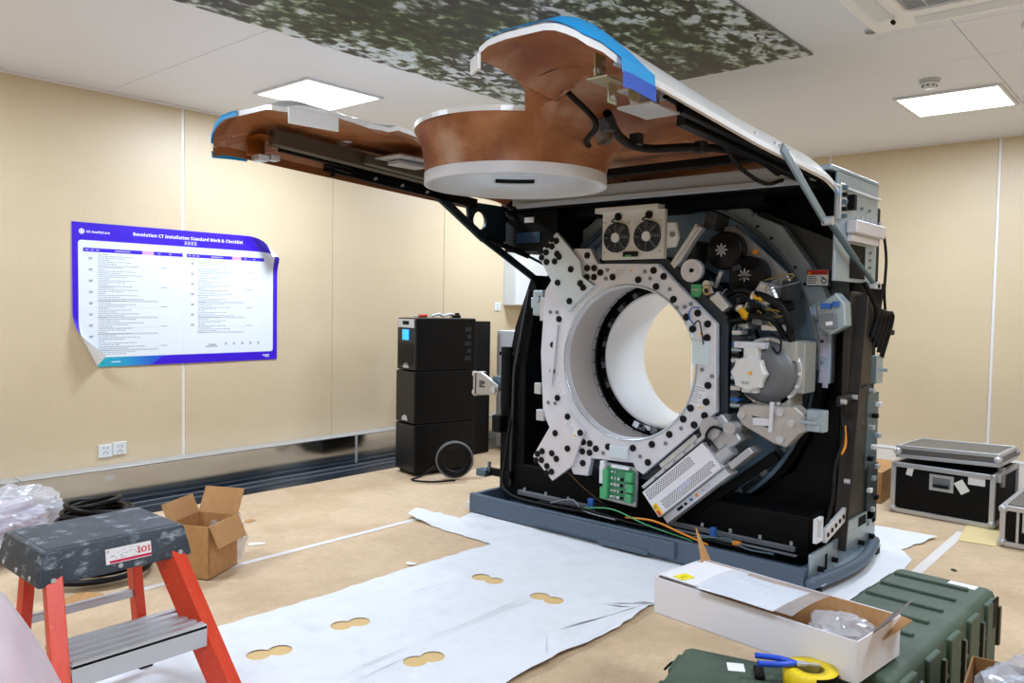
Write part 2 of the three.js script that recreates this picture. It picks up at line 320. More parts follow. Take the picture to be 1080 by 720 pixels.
{ // cassette air conditioner
  const cx = 3.75, cz = -0.84, t = thing('cassette_air_conditioner', 'white square ceiling cassette air conditioner with grey intake grille', 'air conditioner', [cx, CEIL, cz]);
  const sq = (s, r) => { const p = []; for (const [sx, sy, a0] of [[1, 1, 0], [-1, 1, 1], [-1, -1, 2], [1, -1, 3]]) for (let k = 0; k <= 6; k++) { const a = (a0 + k / 6) * PI / 2; p.push([sx * (s - r) + r * Math.cos(a), sy * (s - r) + r * Math.sin(a)]); } return p; };
  const slots = [[0.34, 0], [-0.34, 0], [0, 0.34], [0, -0.34]];
  part('panel_frame', prism(sq(0.46, 0.04), 0.035, 0, [sq(0.26, 0.05)], 0.006).rotateX(-PI / 2), M.coverWhite, t);
  for (const [x, z] of slots) part('louvre', at(rbox(x ? 0.07 : 0.5, 0.012, x ? 0.5 : 0.07, 0.005), x * 1.05, -0.04, z * 1.05, z ? 0.15 * Math.sign(z) : 0, 0, x ? -0.15 * Math.sign(x) : 0), M.whitePart, t);
  part('intake_back', bb(-0.265, 0.265, -0.014, -0.004, -0.265, 0.265, 0.001), std(0xc4c8ce, 0.6), t);
  for (let i = 0; i < 18; i++) part('grille_slat', at(rbox(0.022, 0.006, 0.5, 0.002), -0.238 + i * 0.028, -0.022, 0, 0, 0, 0.3), std(0xb9bec5, 0.5), t);
  part('grille_bar', [-0.17, 0, 0.17].map(z => bb(-0.25, 0.25, -0.026, -0.018, z - 0.003, z + 0.003, 0.001)), M.whitePart, t);
  part('louvre_motor', at(cylx(0.01, 0.02, 12), 0.29, -0.05, -0.33), M.black, t);
}
{
  const t = thing('smoke_detector', 'round white smoke detector on the ceiling by the panel light', 'smoke detector', [5.36, CEIL, -1.33]);
  part('base', lathe([[0.0, -0.012], [0.058, -0.012], [0.06, 0], [0, 0]], 32), M.whitePart, t);
  part('head', lathe([[0, -0.052], [0.028, -0.05], [0.036, -0.04], [0.05, -0.03], [0.053, -0.012], [0, -0.012]], 32), M.whitePart, t);
  part('vent_slots', [0, 1, 2, 3, 4, 5, 6, 7].map(i => at(rbox(0.014, 0.008, 0.006, 0.001), 0.041 * Math.cos(i * PI / 4), -0.037, 0.041 * Math.sin(i * PI / 4), 0, -i * PI / 4 + PI / 2)), M.black, t);
  const s = thing('ceiling_sensor', 'small flat oval sensor disc on the ceiling beside air conditioner', 'sensor', [4.24, CEIL, -1.33]);
  part('disc', at(cyl(0.028, 0.012, 24), 0, -0.006, 0), M.midGrey, s); part('rim', lathe([[0.028, 0], [0.034, 0], [0.034, -0.007], [0.028, -0.01]], 24), M.whitePart, s);
  const d = thing('ceiling_speaker', 'round white ceiling ring fitting at the far side of the air conditioner', 'ceiling fitting', [4.62, CEIL, -0.66]);
  part('ring', lathe([[0.07, 0], [0.085, 0], [0.085, -0.01], [0.075, -0.014], [0.07, -0.006]], 32), M.whitePart, d); part('grille', at(cyl(0.07, 0.006, 24), 0, -0.003, 0), M.midGrey, d);
}

// ================================================================== THE SCANNER GANTRY
// local frame: x to the right along the front, y up, z towards the table; front plate at z = 0, bore centre (0, ISO)
const ISO = 1.07;
const G = thing('ct_gantry', 'opened CT scanner gantry with front cover raised and bare inner ring', 'scanner', [4.0, 0, -2.57], -PI / 2);
const W = (X, Y, Z) => [Z + 2.57, Y, 4.0 - X];    // room to local
const circ = (r, a0, a1, n, cx = 0, cy = ISO) => { const p = []; for (let i = 0; i <= n; i++) { const a = a0 + (a1 - a0) * i / n; p.push([cx + r * Math.cos(a), cy + r * Math.sin(a)]); } return p; };
{ // base tray
  const b = part('base_tray', [bb(-1.12, 1.14, 0.012, 0.135, 0.115, 0.15, 0.006), bb(-1.12, -1.085, 0.012, 0.13, -0.9, 0.115, 0.005), bb(1.105, 1.14, 0.012, 0.13, -0.9, 0.115, 0.005), bb(-1.085, 1.105, 0.006, 0.03, -0.9, 0.115, 0.003), bb(-1.12, 1.14, 0.012, 0.13, -0.93, -0.9, 0.004)], M.baseGrey, G, 'blue-grey steel base tray');
  part('kick_panel', bb(-0.55, 0.44, 0.035, 0.125, 0.15, 0.172, 0.004), M.baseGrey, b);
  part('kick_panel', bb(-0.05, 0.28, 0.02, 0.05, 0.172, 0.18, 0.003), M.baseGrey, b);
  part('corner_lug', [bb(-1.16, -1.1, 0.02, 0.07, 0.08, 0.14, 0.004), at(cyl(0.014, 0.05, 12), -1.14, 0.09, 0.11)], M.whitePart, b);
  parts('floor_rail', [bb(-0.85, -0.2, 0.14, 0.17, -0.06, -0.03, 0.003), bb(0.25, 1.0, 0.14, 0.165, -0.1, -0.075, 0.003), bb(0.35, 1.05, 0.15, 0.155, 0.0, 0.03, 0.001)], M.midGrey, b);
  for (let i = 0; i < 9; i++) part('bolt', at(cyl(0.009, 0.02, 8), i < 4 ? -0.8 + i * 0.18 : 0.3 + (i - 4) * 0.17, 0.18, i < 4 ? -0.045 : -0.088), M.alu, b);
}
{ // stationary frame
  const f = part('frame_back', prism([[-1.08, 0.1], [1.08, 0.1], [1.08, 2.04], [-1.08, 2.04]], 0.1, -0.6, [{ x: 0, y: ISO, r: 0.47 }], 0.004, 48), M.black, G, 'black steel rear frame plate');
  part('bottom_beam', [bb(-1.0, 1.05, 0.1, 0.32, -0.6, -0.14, 0.01)], M.black, f);
  // left upright: leaning box column with inner rib
  part('upright', [prism([[-1.12, 0.1], [-0.9, 0.1], [-0.9, 1.0], [-0.8, 1.5], [-0.86, 1.6], [-1.0, 1.25], [-1.12, 0.72]], 0.45, -0.15, [], 0.006)], M.black, f);
  part('upright_rib', [bar([-1.0, 0.15, -0.13], [-0.98, 0.95, -0.13], 0.02, 0.02), bar([-0.98, 0.95, -0.13], [-0.86, 1.5, -0.13], 0.02, 0.02)], M.darkGrey, f);
  part('post', [at(cyl(0.045, 0.42, 20), -1.06, 0.9, -0.15), bb(-1.13, -0.9, 1.05, 1.075, -0.17, -0.14, 0.002)], M.black, f);
  // right upright: wide side casing seen end on
  part('upright', [bb(0.93, 1.1, 0.1, 2.0, -0.98, -0.56, 0.01), prism([[0.62, 0.1], [1.1, 0.1], [1.1, 0.95], [0.99, 0.78], [0.86, 0.5], [0.6, 0.32]], 0.2, -0.4, [], 0.006)], M.black, f);
  part('side_casing', [bb(1.1, 1.14, 0.16, 1.5, -0.78, -0.4, 0.006)], std(0x36322f, 0.45, 0.4), f, 'dark bronze-grey side casing strip');
  part('side_brace', [bar([1.16, 1.48, -0.5], [1.16, 0.14, -0.28], 0.018, 0.07), bar([1.155, 0.93, -0.2], [1.155, 0.96, -0.72], 0.018, 0.05)], std(0x2b2725, 0.45, 0.4), f);
  parts('brace_bolt', [[0.93, -0.22], [0.94, -0.4], [0.955, -0.68], [0.5, -0.33]].map(([y, z]) => at(cylx(0.014, 0.03, 10), 1.175, y, z)), M.alu, f);
  part('side_sticker', bb(1.14, 1.142, 0.8, 0.87, -0.56, -0.53, 0.0005), M.paper, f);
  part('top_deck', [bb(-1.1, 1.1, 2.03, 2.1, -0.85, -0.1, 0.008), bb(-0.7, 0.7, 1.98, 2.03, -0.6, -0.25, 0.004)], M.black, f);
  // black box under the deck on the left
  part('upper_box', [bb(-1.1, -0.64, 1.76, 2.03, -0.5, -0.14, 0.01)], M.black, f);
  part('box_screen', bb(-0.98, -0.78, 1.815, 1.885, -0.14, -0.132, 0.002), std(0x35506e, 0.25, 0.3), f, 'bluish display strip');
  part('box_label', bb(-0.92, -0.84, 1.95, 1.985, -0.14, -0.137, 0.0005), M.paper, f);
  part('upper_panel', prism([[0.55, 1.98], [1.08, 1.75], [1.08, 1.45], [0.95, 1.45], [0.6, 1.9]], 0.03, -0.52, [], 0.004), std(0x4a4f52, 0.45, 0.3), f, 'grey rounded side sheet');
}
{ // stationary ring, drum
  const outer = [[1.03, 1.0], [1.03, 1.34], [0.99, 1.49], [0.93, 1.61], [0.74, 1.87], [0.6, 1.93], [0.48, 2.02], [-0.48, 2.02], [-0.6, 1.93], [-0.76, 1.87], [-0.95, 1.6], [-1.03, 1.3], [-1.03, 1.0]];
  const inner = circ(0.968, PI + Math.asin(0.07 / 0.968), -Math.asin(0.07 / 0.968), 60);
  const rg = part('support_ring', prism([...outer, ...inner], 0.09, -0.42, [], 0.004), M.ring, G, 'blue-grey stationary ring housing');
  const il = [...circ(0.985, PI, 0, 60), ...circ(0.968, 0, PI, 60)];
  part('ring_lip', prism(il, 0.03, -0.395, [], 0.001), std(0x9aa4ad, 0.35, 0.7), rg);
  for (let i = 0; i < 15; i++) { const a = 0.05 + i * 0.11; part('ring_bolt', at(cylz(0.009, 0.014, 8), 1.0 * Math.cos(a), ISO + 1.0 * Math.sin(a), -0.415), i % 3 ? M.darkGrey : M.alu, rg); }
  part('ring_joint', bar([0.56, 1.93, -0.417], [0.6, 1.99, -0.417], 0.006, 0.006), M.black, rg);
  part('ring_label', [at(rbox(0.05, 0.12, 0.002, 0.0005), 0.995, 1.2, -0.418, 0, 0, -0.05), at(rbox(0.05, 0.11, 0.002, 0.0005), 1.0, 1.03, -0.418)], std(0xb9b6c9, 0.5), rg);
  part('lower_ring', prism([...circ(1.0, -PI + 0.07, -0.07, 60).map(([x, y]) => [x, Math.max(0.12, y)]), ...circ(0.965, -0.07, -PI + 0.07, 60)], 0.12, -0.4, [], 0.003), M.black, G, 'black lower half of the ring housing');
  const dr = part('rotor_drum', prism(circ(0.955, 0, 2 * PI, 96), 0.03, -0.51, [{ x: 0, y: ISO, r: 0.5 }], 0.003, 64), M.drum, G, 'blue-grey metallic rotor drum');
  part('drum_rim', prism(circ(0.955, 0, 2 * PI, 96), 0.06, -0.45, [{ x: 0, y: ISO, r: 0.925 }], 0.002, 96), M.drum, dr);
  for (let i = 0; i < 26; i++) { const a = -1.45 + i * 0.055; part('rim_clip', at(rbox(0.05, 0.03, 0.05, 0.003), 0.915 * Math.cos(a), ISO + 0.915 * Math.sin(a), -0.44, 0, 0, a + PI / 2), i % 4 === 1 ? M.midGrey : M.darkGrey, dr); }
}
{ // bore
  const lz = (pts, mat, name, parent, label) => part(name, lathe(pts, 96).rotateX(PI / 2).translate(0, ISO, 0), mat, parent, label);   // [r, z]
  const s = lz([[0.456, -0.04], [0.462, -0.05], [0.472, -0.2], [0.48, -0.36], [0.5, -0.365], [0.5, -0.05]], M.sleeve, 'front_sleeve', G, 'light grey inner sleeve of the bore');
  part('sleeve_seam', at(new THREE.TorusGeometry(0.4775, 0.0025, 6, 96), 0, ISO, -0.325), M.midGrey, s);
  for (let i = 0; i < 20; i++) { const a = PI / 2 + i * PI / 19; part('sleeve_rivet', at(new THREE.SphereGeometry(0.006, 8, 6), 0.4775 * Math.cos(a), ISO + 0.4775 * Math.sin(a), -0.345), M.darkGrey, s); }
  lz([[0.43, -0.41], [0.418, -0.4], [0.412, -0.42], [0.405, -0.6], [0.402, -0.82], [0.43, -0.9], [0.5, -0.95], [0.51, -0.94], [0.44, -0.86], [0.43, -0.6]], M.boreWhite, 'rear_tunnel', G, 'white rear bore tunnel');
  const gp = part('gap_ring', prism(circ(0.62, 0, 2 * PI, 64), 0.02, -0.47, [{ x: 0, y: ISO, r: 0.43 }], 0.001, 64), M.black, G, 'black gap between front sleeve and rear tunnel');
  for (let i = 0; i < 34; i++) { const a = PI * 0.42 + i * 0.075, w = rr(0.02, 0.05), m = [M.black, M.darkGrey, M.midGrey, M.rubber][i % 4]; part('detector_block', at(rbox(0.03, w, rr(0.02, 0.05), 0.003), 0.455 * Math.cos(a), ISO + 0.455 * Math.sin(a), -0.44, 0, 0, a), m, gp); }
  for (let i = 0; i < 12; i++) { const a = -PI * 0.62 + i * 0.045, w = rr(0.02, 0.045); part('lower_connector', at(rbox(w, rr(0.02, 0.05), 0.03, 0.003), rr(0.44, 0.465) * Math.cos(a), ISO + rr(0.44, 0.465) * Math.sin(a), -0.4 + rr(-0.03, 0.02), rr(-0.4, 0.4), 0, a), [M.alu, M.darkGrey, M.zinc, M.midGrey][i % 4], gp); }
}
// front octagon plate
const BOLT = {
  TL: [[-0.557, 1.814], [-0.518, 1.802], [-0.59, 1.778], [-0.552, 1.769], [-0.642, 1.742], [-0.598, 1.733], [-0.634, 1.701], [-0.593, 1.673], [-0.529, 1.675], [-0.511, 1.721], [-0.494, 1.703], [-0.402, 1.624], [-0.502, 1.542], [-0.408, 1.428], [-0.328, 1.537], [-0.306, 1.511]],
  M: [[-0.298, 1.707], [-0.296, 1.63], [-0.244, 1.629], [-0.297, 1.576], [-0.244, 1.575], [-0.199, 1.602], [-0.109, 1.574], [0.069, 1.557], [0.169, 1.609], [0.236, 1.574], [0.188, 1.517], [0.302, 1.445], [0.455, 1.371], [0.387, 1.348], [0.516, 1.313], [0.427, 1.283], [0.515, 1.238], [-0.505, 1.315], [-0.549, 1.151], [-0.549, 0.985], [-0.505, 0.818], [0.528, 0.978], [0.52, 0.887], [0.426, 0.844], [0.513, 0.811], [0.383, 0.778], [0.451, 0.753], [0.298, 0.682], [0.186, 0.611], [0.059, 0.573], [-0.115, 0.558], [-0.203, 0.535], [-0.298, 0.564], [-0.249, 0.561], [-0.303, 0.505], [-0.249, 0.504], [-0.298, 0.433], [0.163, 0.503]],
  S: [[-0.148, 1.617], [-0.159, 1.565], [0.111, 1.603], [0.147, 1.564], [0.277, 1.502], [0.373, 1.404], [0.324, 1.399], [0.411, 1.42], [-0.523, 1.357], [-0.575, 1.358], [0.489, 1.062], [-0.579, 0.782], [-0.523, 0.782], [0.551, 1.03], [0.371, 0.725], [0.275, 0.628], [-0.15, 0.516], [0.109, 0.531]],
  BL: [[-0.403, 0.712], [-0.498, 0.598], [-0.304, 0.623], [-0.4, 0.513], [-0.522, 0.467], [-0.485, 0.437], [-0.6, 0.47], [-0.637, 0.448], [-0.65, 0.404], [-0.604, 0.413], [-0.559, 0.38], [-0.561, 0.335], [-0.521, 0.35]],
};
const boltGeo = merge([cylz(0.02, 0.008, 18), at(cylz(0.012, 0.004, 6), 0, 0, 0.005)]), boltSmall = merge([cylz(0.012, 0.006, 14), at(cylz(0.006, 0.004, 6), 0, 0, 0.003)]);
const bolts = (list, parent, z, g, m) => list.forEach(([x, y]) => { const b = part('bolt', g, m, parent); b.position.set(x, y, z); });
const tri = canvasTex(64, 64, (c) => { c.fillStyle = '#e9e7ea'; c.fillRect(0, 0, 64, 64); c.fillStyle = '#f5c81c'; c.beginPath(); c.moveTo(32, 6); c.lineTo(60, 56); c.lineTo(4, 56); c.fill(); c.fillStyle = '#222'; c.fillRect(29, 24, 6, 18); c.fillRect(29, 45, 6, 6); });
const M_tri = std(0xffffff, 0.5, 0, { map: tri });
const decal = (name, w, h, mat, x, y, z, parent, rz = 0, label) => { const g = new THREE.PlaneGeometry(w, h); at(g, x, y, z, 0, 0, rz); return part(name, g, mat, parent, label); };
{
  const pts = [[-0.216, 1.656], [0.189, 1.647], [0.562, 1.315], [0.577, 0.834], [0.13, 0.427], [0.08, 0.449], [0.06, 0.485], [-0.24, 0.47], [-0.262, 0.358], [-0.372, 0.352], [-0.45, 0.5], [-0.567, 0.621], [-0.623, 0.712], [-0.649, 1.1], [-0.626, 1.489], [-0.5, 1.66], [-0.397, 1.753], [-0.275, 1.749], [-0.228, 1.665]];
  const p = part('octagon_plate', prism(pts, 0.045, 0, [{ x: 0, y: ISO, r: 0.45 }], 0.004, 96), M.plate, G, 'pale silver octagonal front plate');
  part('bore_lip', at(new THREE.TorusGeometry(0.456, 0.006, 10, 96), 0, ISO, 0.0), std(0xbcc9d2, 0.25, 0.8), p);
  bolts(BOLT.M, p, 0.003, boltGeo, M.rubber); bolts(BOLT.S, p, 0.002, boltSmall, M.midGrey);
  part('left_rib', prism([[-0.57, 0.9], [-0.545, 0.9], [-0.505, 1.28], [-0.53, 1.28]], 0.012, 0.012, [], 0.002), M.plate, p);
  decal('warning_mark', 0.026, 0.026, M_tri, 0.02, 1.615, 0.0012, p); decal('warning_mark', 0.026, 0.026, M_tri, 0.475, 1.262, 0.0012, p, -0.3); decal('warning_mark', 0.026, 0.026, M_tri, 0.482, 0.855, 0.0012, p);
  const lab = canvasTex(128, 96, (c) => { c.fillStyle = '#dcdce2'; c.fillRect(0, 0, 128, 96); c.fillStyle = '#8d8f98'; for (let i = 0; i < 7; i++) c.fillRect(10, 12 + i * 11, rr(50, 105), 3); });
  const ml = std(0xffffff, 0.5, 0, { map: lab });
  decal('plate_label', 0.09, 0.05, ml, -0.05, 1.6, 0.001, p); decal('plate_label', 0.1, 0.12, ml, 0.47, 0.92, 0.001, p, -0.12); decal('plate_label', 0.05, 0.1, ml, -0.485, 0.89, 0.001, p, 0.5);
  part('cover_tab', bb(0.43, 0.53, 1.09, 1.22, 0, 0.012, 0.002), M.platePale, p); part('cover_tab', bb(-0.1, 0.03, 0.5, 0.57, 0, 0.012, 0.002), M.platePale, p);
  part('cable', tube([[0.44, 1.3, 0.012], [0.41, 1.36, 0.02], [0.43, 1.4, 0.02], [0.47, 1.4, 0.01]], 0.004, 20, 6), M.bluePart, p);
  part('cable', tube([[0.44, 1.31, 0.012], [0.47, 1.33, 0.02], [0.49, 1.27, 0.02], [0.5, 1.2, 0.012]], 0.004, 20, 6), M.rubber, p);
  // corner brackets
  const tl = part('corner_bracket', prism([[-0.52, 1.856], [-0.45, 1.79], [-0.335, 1.675], [-0.318, 1.58], [-0.231, 1.524], [-0.423, 1.363], [-0.638, 1.675], [-0.657, 1.735]], 0.025, 0.025, [], 0.003), M.platePale, G, 'pale bluish upper corner bracket');
  bolts(BOLT.TL, tl, 0.028, boltGeo, M.rubber);
  const bl = part('corner_bracket', prism([[-0.416, 0.753], [-0.28, 0.635], [-0.36, 0.41], [-0.516, 0.291], [-0.679, 0.426], [-0.551, 0.625]], 0.025, 0.025, [], 0.003), M.plateWarm, G, 'pale silver lower corner bracket');
  bolts(BOLT.BL, bl, 0.028, boltGeo, M.rubber);
  decal('bracket_label', 0.07, 0.12, ml, -0.37, 0.645, 0.0262, bl, 0.7); decal('warning_mark', 0.026, 0.026, M_tri, -0.345, 0.605, 0.0266, bl);
  // octagonal housing behind the plate
  const hs = part('octagon_housing', prism([[-0.24, 1.69], [0.205, 1.69], [0.61, 1.33], [0.625, 0.82], [0.15, 0.385], [-0.2, 0.385], [-0.6, 0.6], [-0.66, 1.1], [-0.63, 1.5]], 0.36, -0.05, [{ x: 0, y: ISO, r: 0.505 }], 0.004, 64), std(0x27323c, 0.4, 0.3), G, 'dark octagonal housing behind the plate');
  parts('edge_rail', [bar([0.215, 1.675, -0.06], [0.6, 1.34, -0.06], 0.03, 0.03), bar([0.17, 0.41, -0.04], [0.62, 0.81, -0.04], 0.04, 0.035)], M.darkGrey, hs);
  for (let i = 0; i < 7; i++) { const t = (i + 0.5) / 7; part('rail_pin', at(cylz(0.006, 0.05, 8), 0.19 + 0.42 * t, 0.395 + 0.4 * t, 0.01), M.alu, hs); }
  // left edge bits
  parts('edge_hinge', [bb(-0.69, -0.64, 0.83, 0.9, -0.04, 0.01, 0.004), bb(-0.67, -0.61, 0.66, 0.73, -0.04, 0.01, 0.004), bb(-0.67, -0.635, 1.3, 1.45, -0.06, -0.01, 0.004)], M.alu, hs);
  part('side_connector', [bb(-0.75, -0.66, 1.33, 1.5, -0.12, -0.03, 0.012), bb(-0.78, -0.74, 1.38, 1.45, -0.1, -0.05, 0.006), at(cylz(0.022, 0.02, 16), -0.7, 1.44, -0.02)], M.zinc, hs, 'pale blue connector at the left edge');
}
{ // twin fan unit
  const z = 0.02, f = part('fan_unit', [bb(-0.178, 0.242, 1.675, 1.955, z - 0.035, z, 0.004), bb(-0.215, 0.215, 1.95, 1.982, z - 0.05, z + 0.03, 0.004)], std(0xd6d8d2, 0.45, 0.2), G, 'pale metal twin fan unit');
  for (const fx of [-0.075, 0.134]) {
    part('fan_opening', at(cylz(0.088, 0.006, 40), fx, 1.803, z + 0.002), M.black, f);
    const gr = []; for (const r of [0.038, 0.05, 0.062, 0.074, 0.086]) gr.push(at(new THREE.TorusGeometry(r, 0.0014, 5, 40), fx, 1.803, z + 0.012));
    for (let i = 0; i < 4; i++) gr.push(at(rbox(0.004, 0.18, 0.003, 0.001), fx, 1.803, z + 0.012, 0, 0, i * PI / 4));
    part('fan_guard', gr, M.midGrey, f);
    for (let i = 0; i < 7; i++) { const a = i * 2 * PI / 7; part('fan_blade', at(at(rbox(0.05, 0.045, 0.003, 0.001), 0.055, 0, 0, 0.5, 0, 0), 0, 0, 0, 0, 0, a).translate(fx, 1.803, z + 0.006), M.darkGrey, f); }
    part('fan_hub', at(cylz(0.028, 0.014, 24), fx, 1.803, z + 0.012), M.whitePart, f);
    part('grommet', at(cylz(0.022, 0.014, 20), fx + 0.01, 1.925, z + 0.004), M.black, f);
    part('wire', tube([[fx + 0.01, 1.92, z + 0.012], [fx - 0.025, 1.9, z + 0.02], [fx + 0.03, 1.885, z + 0.02], [fx + 0.07, 1.87, z + 0.014], [fx + 0.085, 1.84, z + 0.01]], 0.004, 20, 6), M.rubber, f);
    for (const [sx, sy] of [[-1, -1], [1, -1], [-1, 1], [1, 1]]) part('screw', at(cylz(0.006, 0.006, 8), fx + sx * 0.085, 1.803 + sy * 0.088, z + 0.003), M.alu, f);
  }
  part('plug', [bb(-0.02, 0.075, 1.69, 1.72, z, z + 0.018, 0.003)], M.rubber, f); part('plug', bb(0.0, 0.04, 1.688, 1.7, z, z + 0.022, 0.002), M.terminal, f);
  part('side_box', prism([[0.245, 1.88], [0.3, 1.875], [0.32, 1.79], [0.3, 1.74], [0.245, 1.735]], 0.025, 0.0, [], 0.004), M.whitePart, f); part('side_knob', at(cylz(0.016, 0.01, 16), 0.285, 1.81, 0.004), M.midGrey, f);
}
{ // belt tensioner arm with pulley
  const a = part('tensioner_arm', prism([[0.25, 1.65], [0.275, 1.685], [0.405, 1.87], [0.445, 1.84], [0.4, 1.785], [0.32, 1.66], [0.275, 1.62]], 0.05, -0.04, [], 0.004), M.alu, G, 'silver tensioner arm');
  part('arm_rib', bar([0.29, 1.68, -0.035], [0.42, 1.85, -0.035], 0.01, 0.02), M.alu, a);
  const p = part('pulley', lathe([[0.0, 0.012], [0.03, 0.012], [0.046, 0.006], [0.058, 0.012], [0.064, 0.01], [0.064, -0.03], [0, -0.03]], 40).rotateX(PI / 2).translate(0.394, 1.606, -0.03), std(0xd3d0d2, 0.4, 0.2), G, 'pale grey pulley disc');
  part('pulley_hub', at(cylz(0.012, 0.01, 16), 0.4, 1.606, -0.015), M.black, p);
}
{ // pair of round black blowers on a silver carrier
  const c = part('blower_carrier', prism([[0.5, 1.86], [0.56, 1.86], [0.86, 1.6], [0.9, 1.52], [0.82, 1.44], [0.7, 1.44], [0.6, 1.55], [0.45, 1.66]], 0.03, -0.2, [], 0.004), std(0x8d9094, 0.4, 0.6), G, 'grey carrier plate of the blowers');
  for (const [x, y] of [[0.535, 1.72], [0.675, 1.58]]) {
    const b = part('blower', lathe([[0.0, 0.05], [0.035, 0.05], [0.05, 0.03], [0.095, 0.03], [0.105, 0.02], [0.105, -0.06], [0, -0.06]], 40).rotateX(PI / 2).translate(x, y, -0.15), M.blackGloss, c, 'round black blower');
    part('blower_hub', at(cylz(0.022, 0.01, 20), x, y, -0.095), M.midGrey, c);
    for (let i = 0; i < 8; i++) part('blower_spoke', at(at(rbox(0.02, 0.006, 0.004, 0.001), 0.026, 0, 0), 0, 0, 0, 0, 0, i * PI / 4).translate(x, y, -0.095), M.alu, c);
  }
  part('orange_cap', at(cylz(0.014, 0.012, 16), 0.69, 1.71, -0.19), M.orange, c);
  part('casting', [prism([[0.76, 1.55], [0.83, 1.52], [0.86, 1.46], [0.8, 1.41], [0.73, 1.44], [0.72, 1.49]], 0.1, -0.1, [], 0.01), at(cylz(0.025, 0.02, 20), 0.79, 1.48, -0.09)], M.alu, c, 'cast aluminium block');
}
{ // connectors, fittings and hoses between blowers and tube
  const h = part('terminal_block', [bb(0.39, 0.45, 1.47, 1.53, -0.1, -0.03, 0.004), bb(0.4, 0.44, 1.46, 1.475, -0.09, -0.025, 0.002)], M.terminal, G, 'green terminal block');
  parts('terminal_screw', [0.405, 0.42, 0.435].map(x => at(cylz(0.005, 0.01, 8), x, 1.5, -0.027)), M.alu, h);
  const v = part('valve_body', [at(cylz(0.022, 0.05, 16), 0.475, 1.53, -0.07), at(cyl(0.018, 0.1, 14), 0.485, 1.48, -0.09, 0, 0, 0.4), at(rbox(0.07, 0.11, 0.06, 0.006), 0.55, 1.43, -0.08, 0, 0, 0.7), at(cyl(0.013, 0.1, 12), 0.51, 1.56, -0.12, 0.3, 0, -0.5)], M.alu, G, 'silver valve block');
  part('valve_ring', at(new THREE.TorusGeometry(0.024, 0.008, 10, 20), 0.48, 1.5, -0.05), std(0xb59b6a, 0.4, 0.5), v);
  for (const [x, y, r] of [[0.775, 1.464, -0.2], [0.69, 1.38, -0.8]]) {
    const q = part('hose_fitting', [at(cylx(0.02, 0.08, 14), x, y, -0.06, 0, 0, r), at(cylx(0.026, 0.02, 6), x + 0.02 * Math.cos(r), y + 0.02 * Math.sin(r), -0.06, 0, 0, r)], std(0xd8a21c, 0.4, 0.4), G, 'yellow brass hose fitting');
    part('collar', at(cylx(0.024, 0.012, 14), x - 0.03 * Math.cos(r), y - 0.03 * Math.sin(r), -0.06, 0, 0, r), M.alu, q);
  }
  part('hose', tube([[0.73, 1.48, -0.07], [0.82, 1.46, -0.05], [0.9, 1.41, -0.06], [0.935, 1.32, -0.08], [0.94, 1.2, -0.12]], 0.02, 30, 10), M.rubber, G, 'thick black hose');
  part('hose', tube([[0.62, 1.33, -0.05], [0.7, 1.36, -0.06], [0.74, 1.44, -0.06], [0.66, 1.48, -0.08], [0.6, 1.45, -0.1]], 0.012, 30, 8), M.rubber, G);
  part('hose', tube([[0.72, 1.36, -0.06], [0.8, 1.36, -0.04], [0.86, 1.33, -0.08], [0.9, 1.25, -0.12]], 0.016, 24, 8), M.rubber, G);
  part('hose', tube([[0.6, 1.52, -0.1], [0.64, 1.5, -0.06], [0.7, 1.5, -0.05], [0.76, 1.47, -0.06]], 0.012, 20, 8), M.rubber, G);
  // small modules filling the rotor around the blowers and along the housing edge
  const mods = [[0.5, 1.33, 0.07, 0.05, M.darkGrey], [0.58, 1.36, 0.05, 0.04, M.black], [0.75, 1.33, 0.06, 0.03, M.midGrey], [0.82, 1.3, 0.09, 0.03, M.alu], [0.66, 1.3, 0.08, 0.035, M.alu], [0.62, 1.62, 0.05, 0.03, M.darkGrey], [0.35, 1.72, 0.04, 0.12, M.darkGrey], [0.46, 1.88, 0.07, 0.09, M.darkGrey], [0.85, 1.41, 0.08, 0.05, M.black], [0.9, 1.5, 0.04, 0.1, M.darkGrey], [0.64, 1.28, 0.03, 0.06, M.black]];
  for (const [x, y, w, hh, m] of mods) part('control_module', at(rbox(w, hh, 0.16, 0.004), x, y, -0.18, 0, 0, rr(-0.4, 0.4)), m, G);
  for (let i = 0; i < 14; i++) { const x = rr(0.45, 0.9), y = rr(1.28, 1.56); part('wire', tube([[x, y, -0.11], [x + rr(-0.06, 0.06), y + rr(0.0, 0.05), -0.07], [x + rr(-0.1, 0.1), y + rr(-0.05, 0.05), -0.06], [x + rr(-0.12, 0.12), y + rr(-0.06, 0.02), -0.11]], rr(0.003, 0.006), 18, 5), [M.rubber, M.midGrey, M.rubber, std(0x8c7a3a, 0.5)][i % 4], G); }
  for (let i = 0; i < 16; i++) { const a = rr(0.15, 0.95), r = rr(0.66, 0.9); part('small_fitting', at(rbox(rr(0.02, 0.05), rr(0.015, 0.04), 0.1, 0.003), r * Math.cos(a), ISO + r * Math.sin(a), -0.22, 0, 0, rr(0, 3)), [M.alu, M.darkGrey, M.midGrey, M.black, M.zinc][i % 5], G); }
  // circuit strip along the right edge of the octagon
  const cs = part('circuit_strip', bb(0.63, 0.67, 0.86, 1.3, -0.22, -0.06, 0.003), M.zincDark, G, 'blue-green circuit strip beside the plate');
  for (let i = 0; i < 14; i++) part('strip_component', bb(0.635, 0.685 + rr(0, 0.015), 0.87 + i * 0.03, 0.885 + i * 0.03 + rr(0, 0.008), -0.1 - rr(0, 0.05), -0.045, 0.002), [M.zinc, M.bluePart, M.darkGrey, M.alu, M.black][i % 5], cs);
}
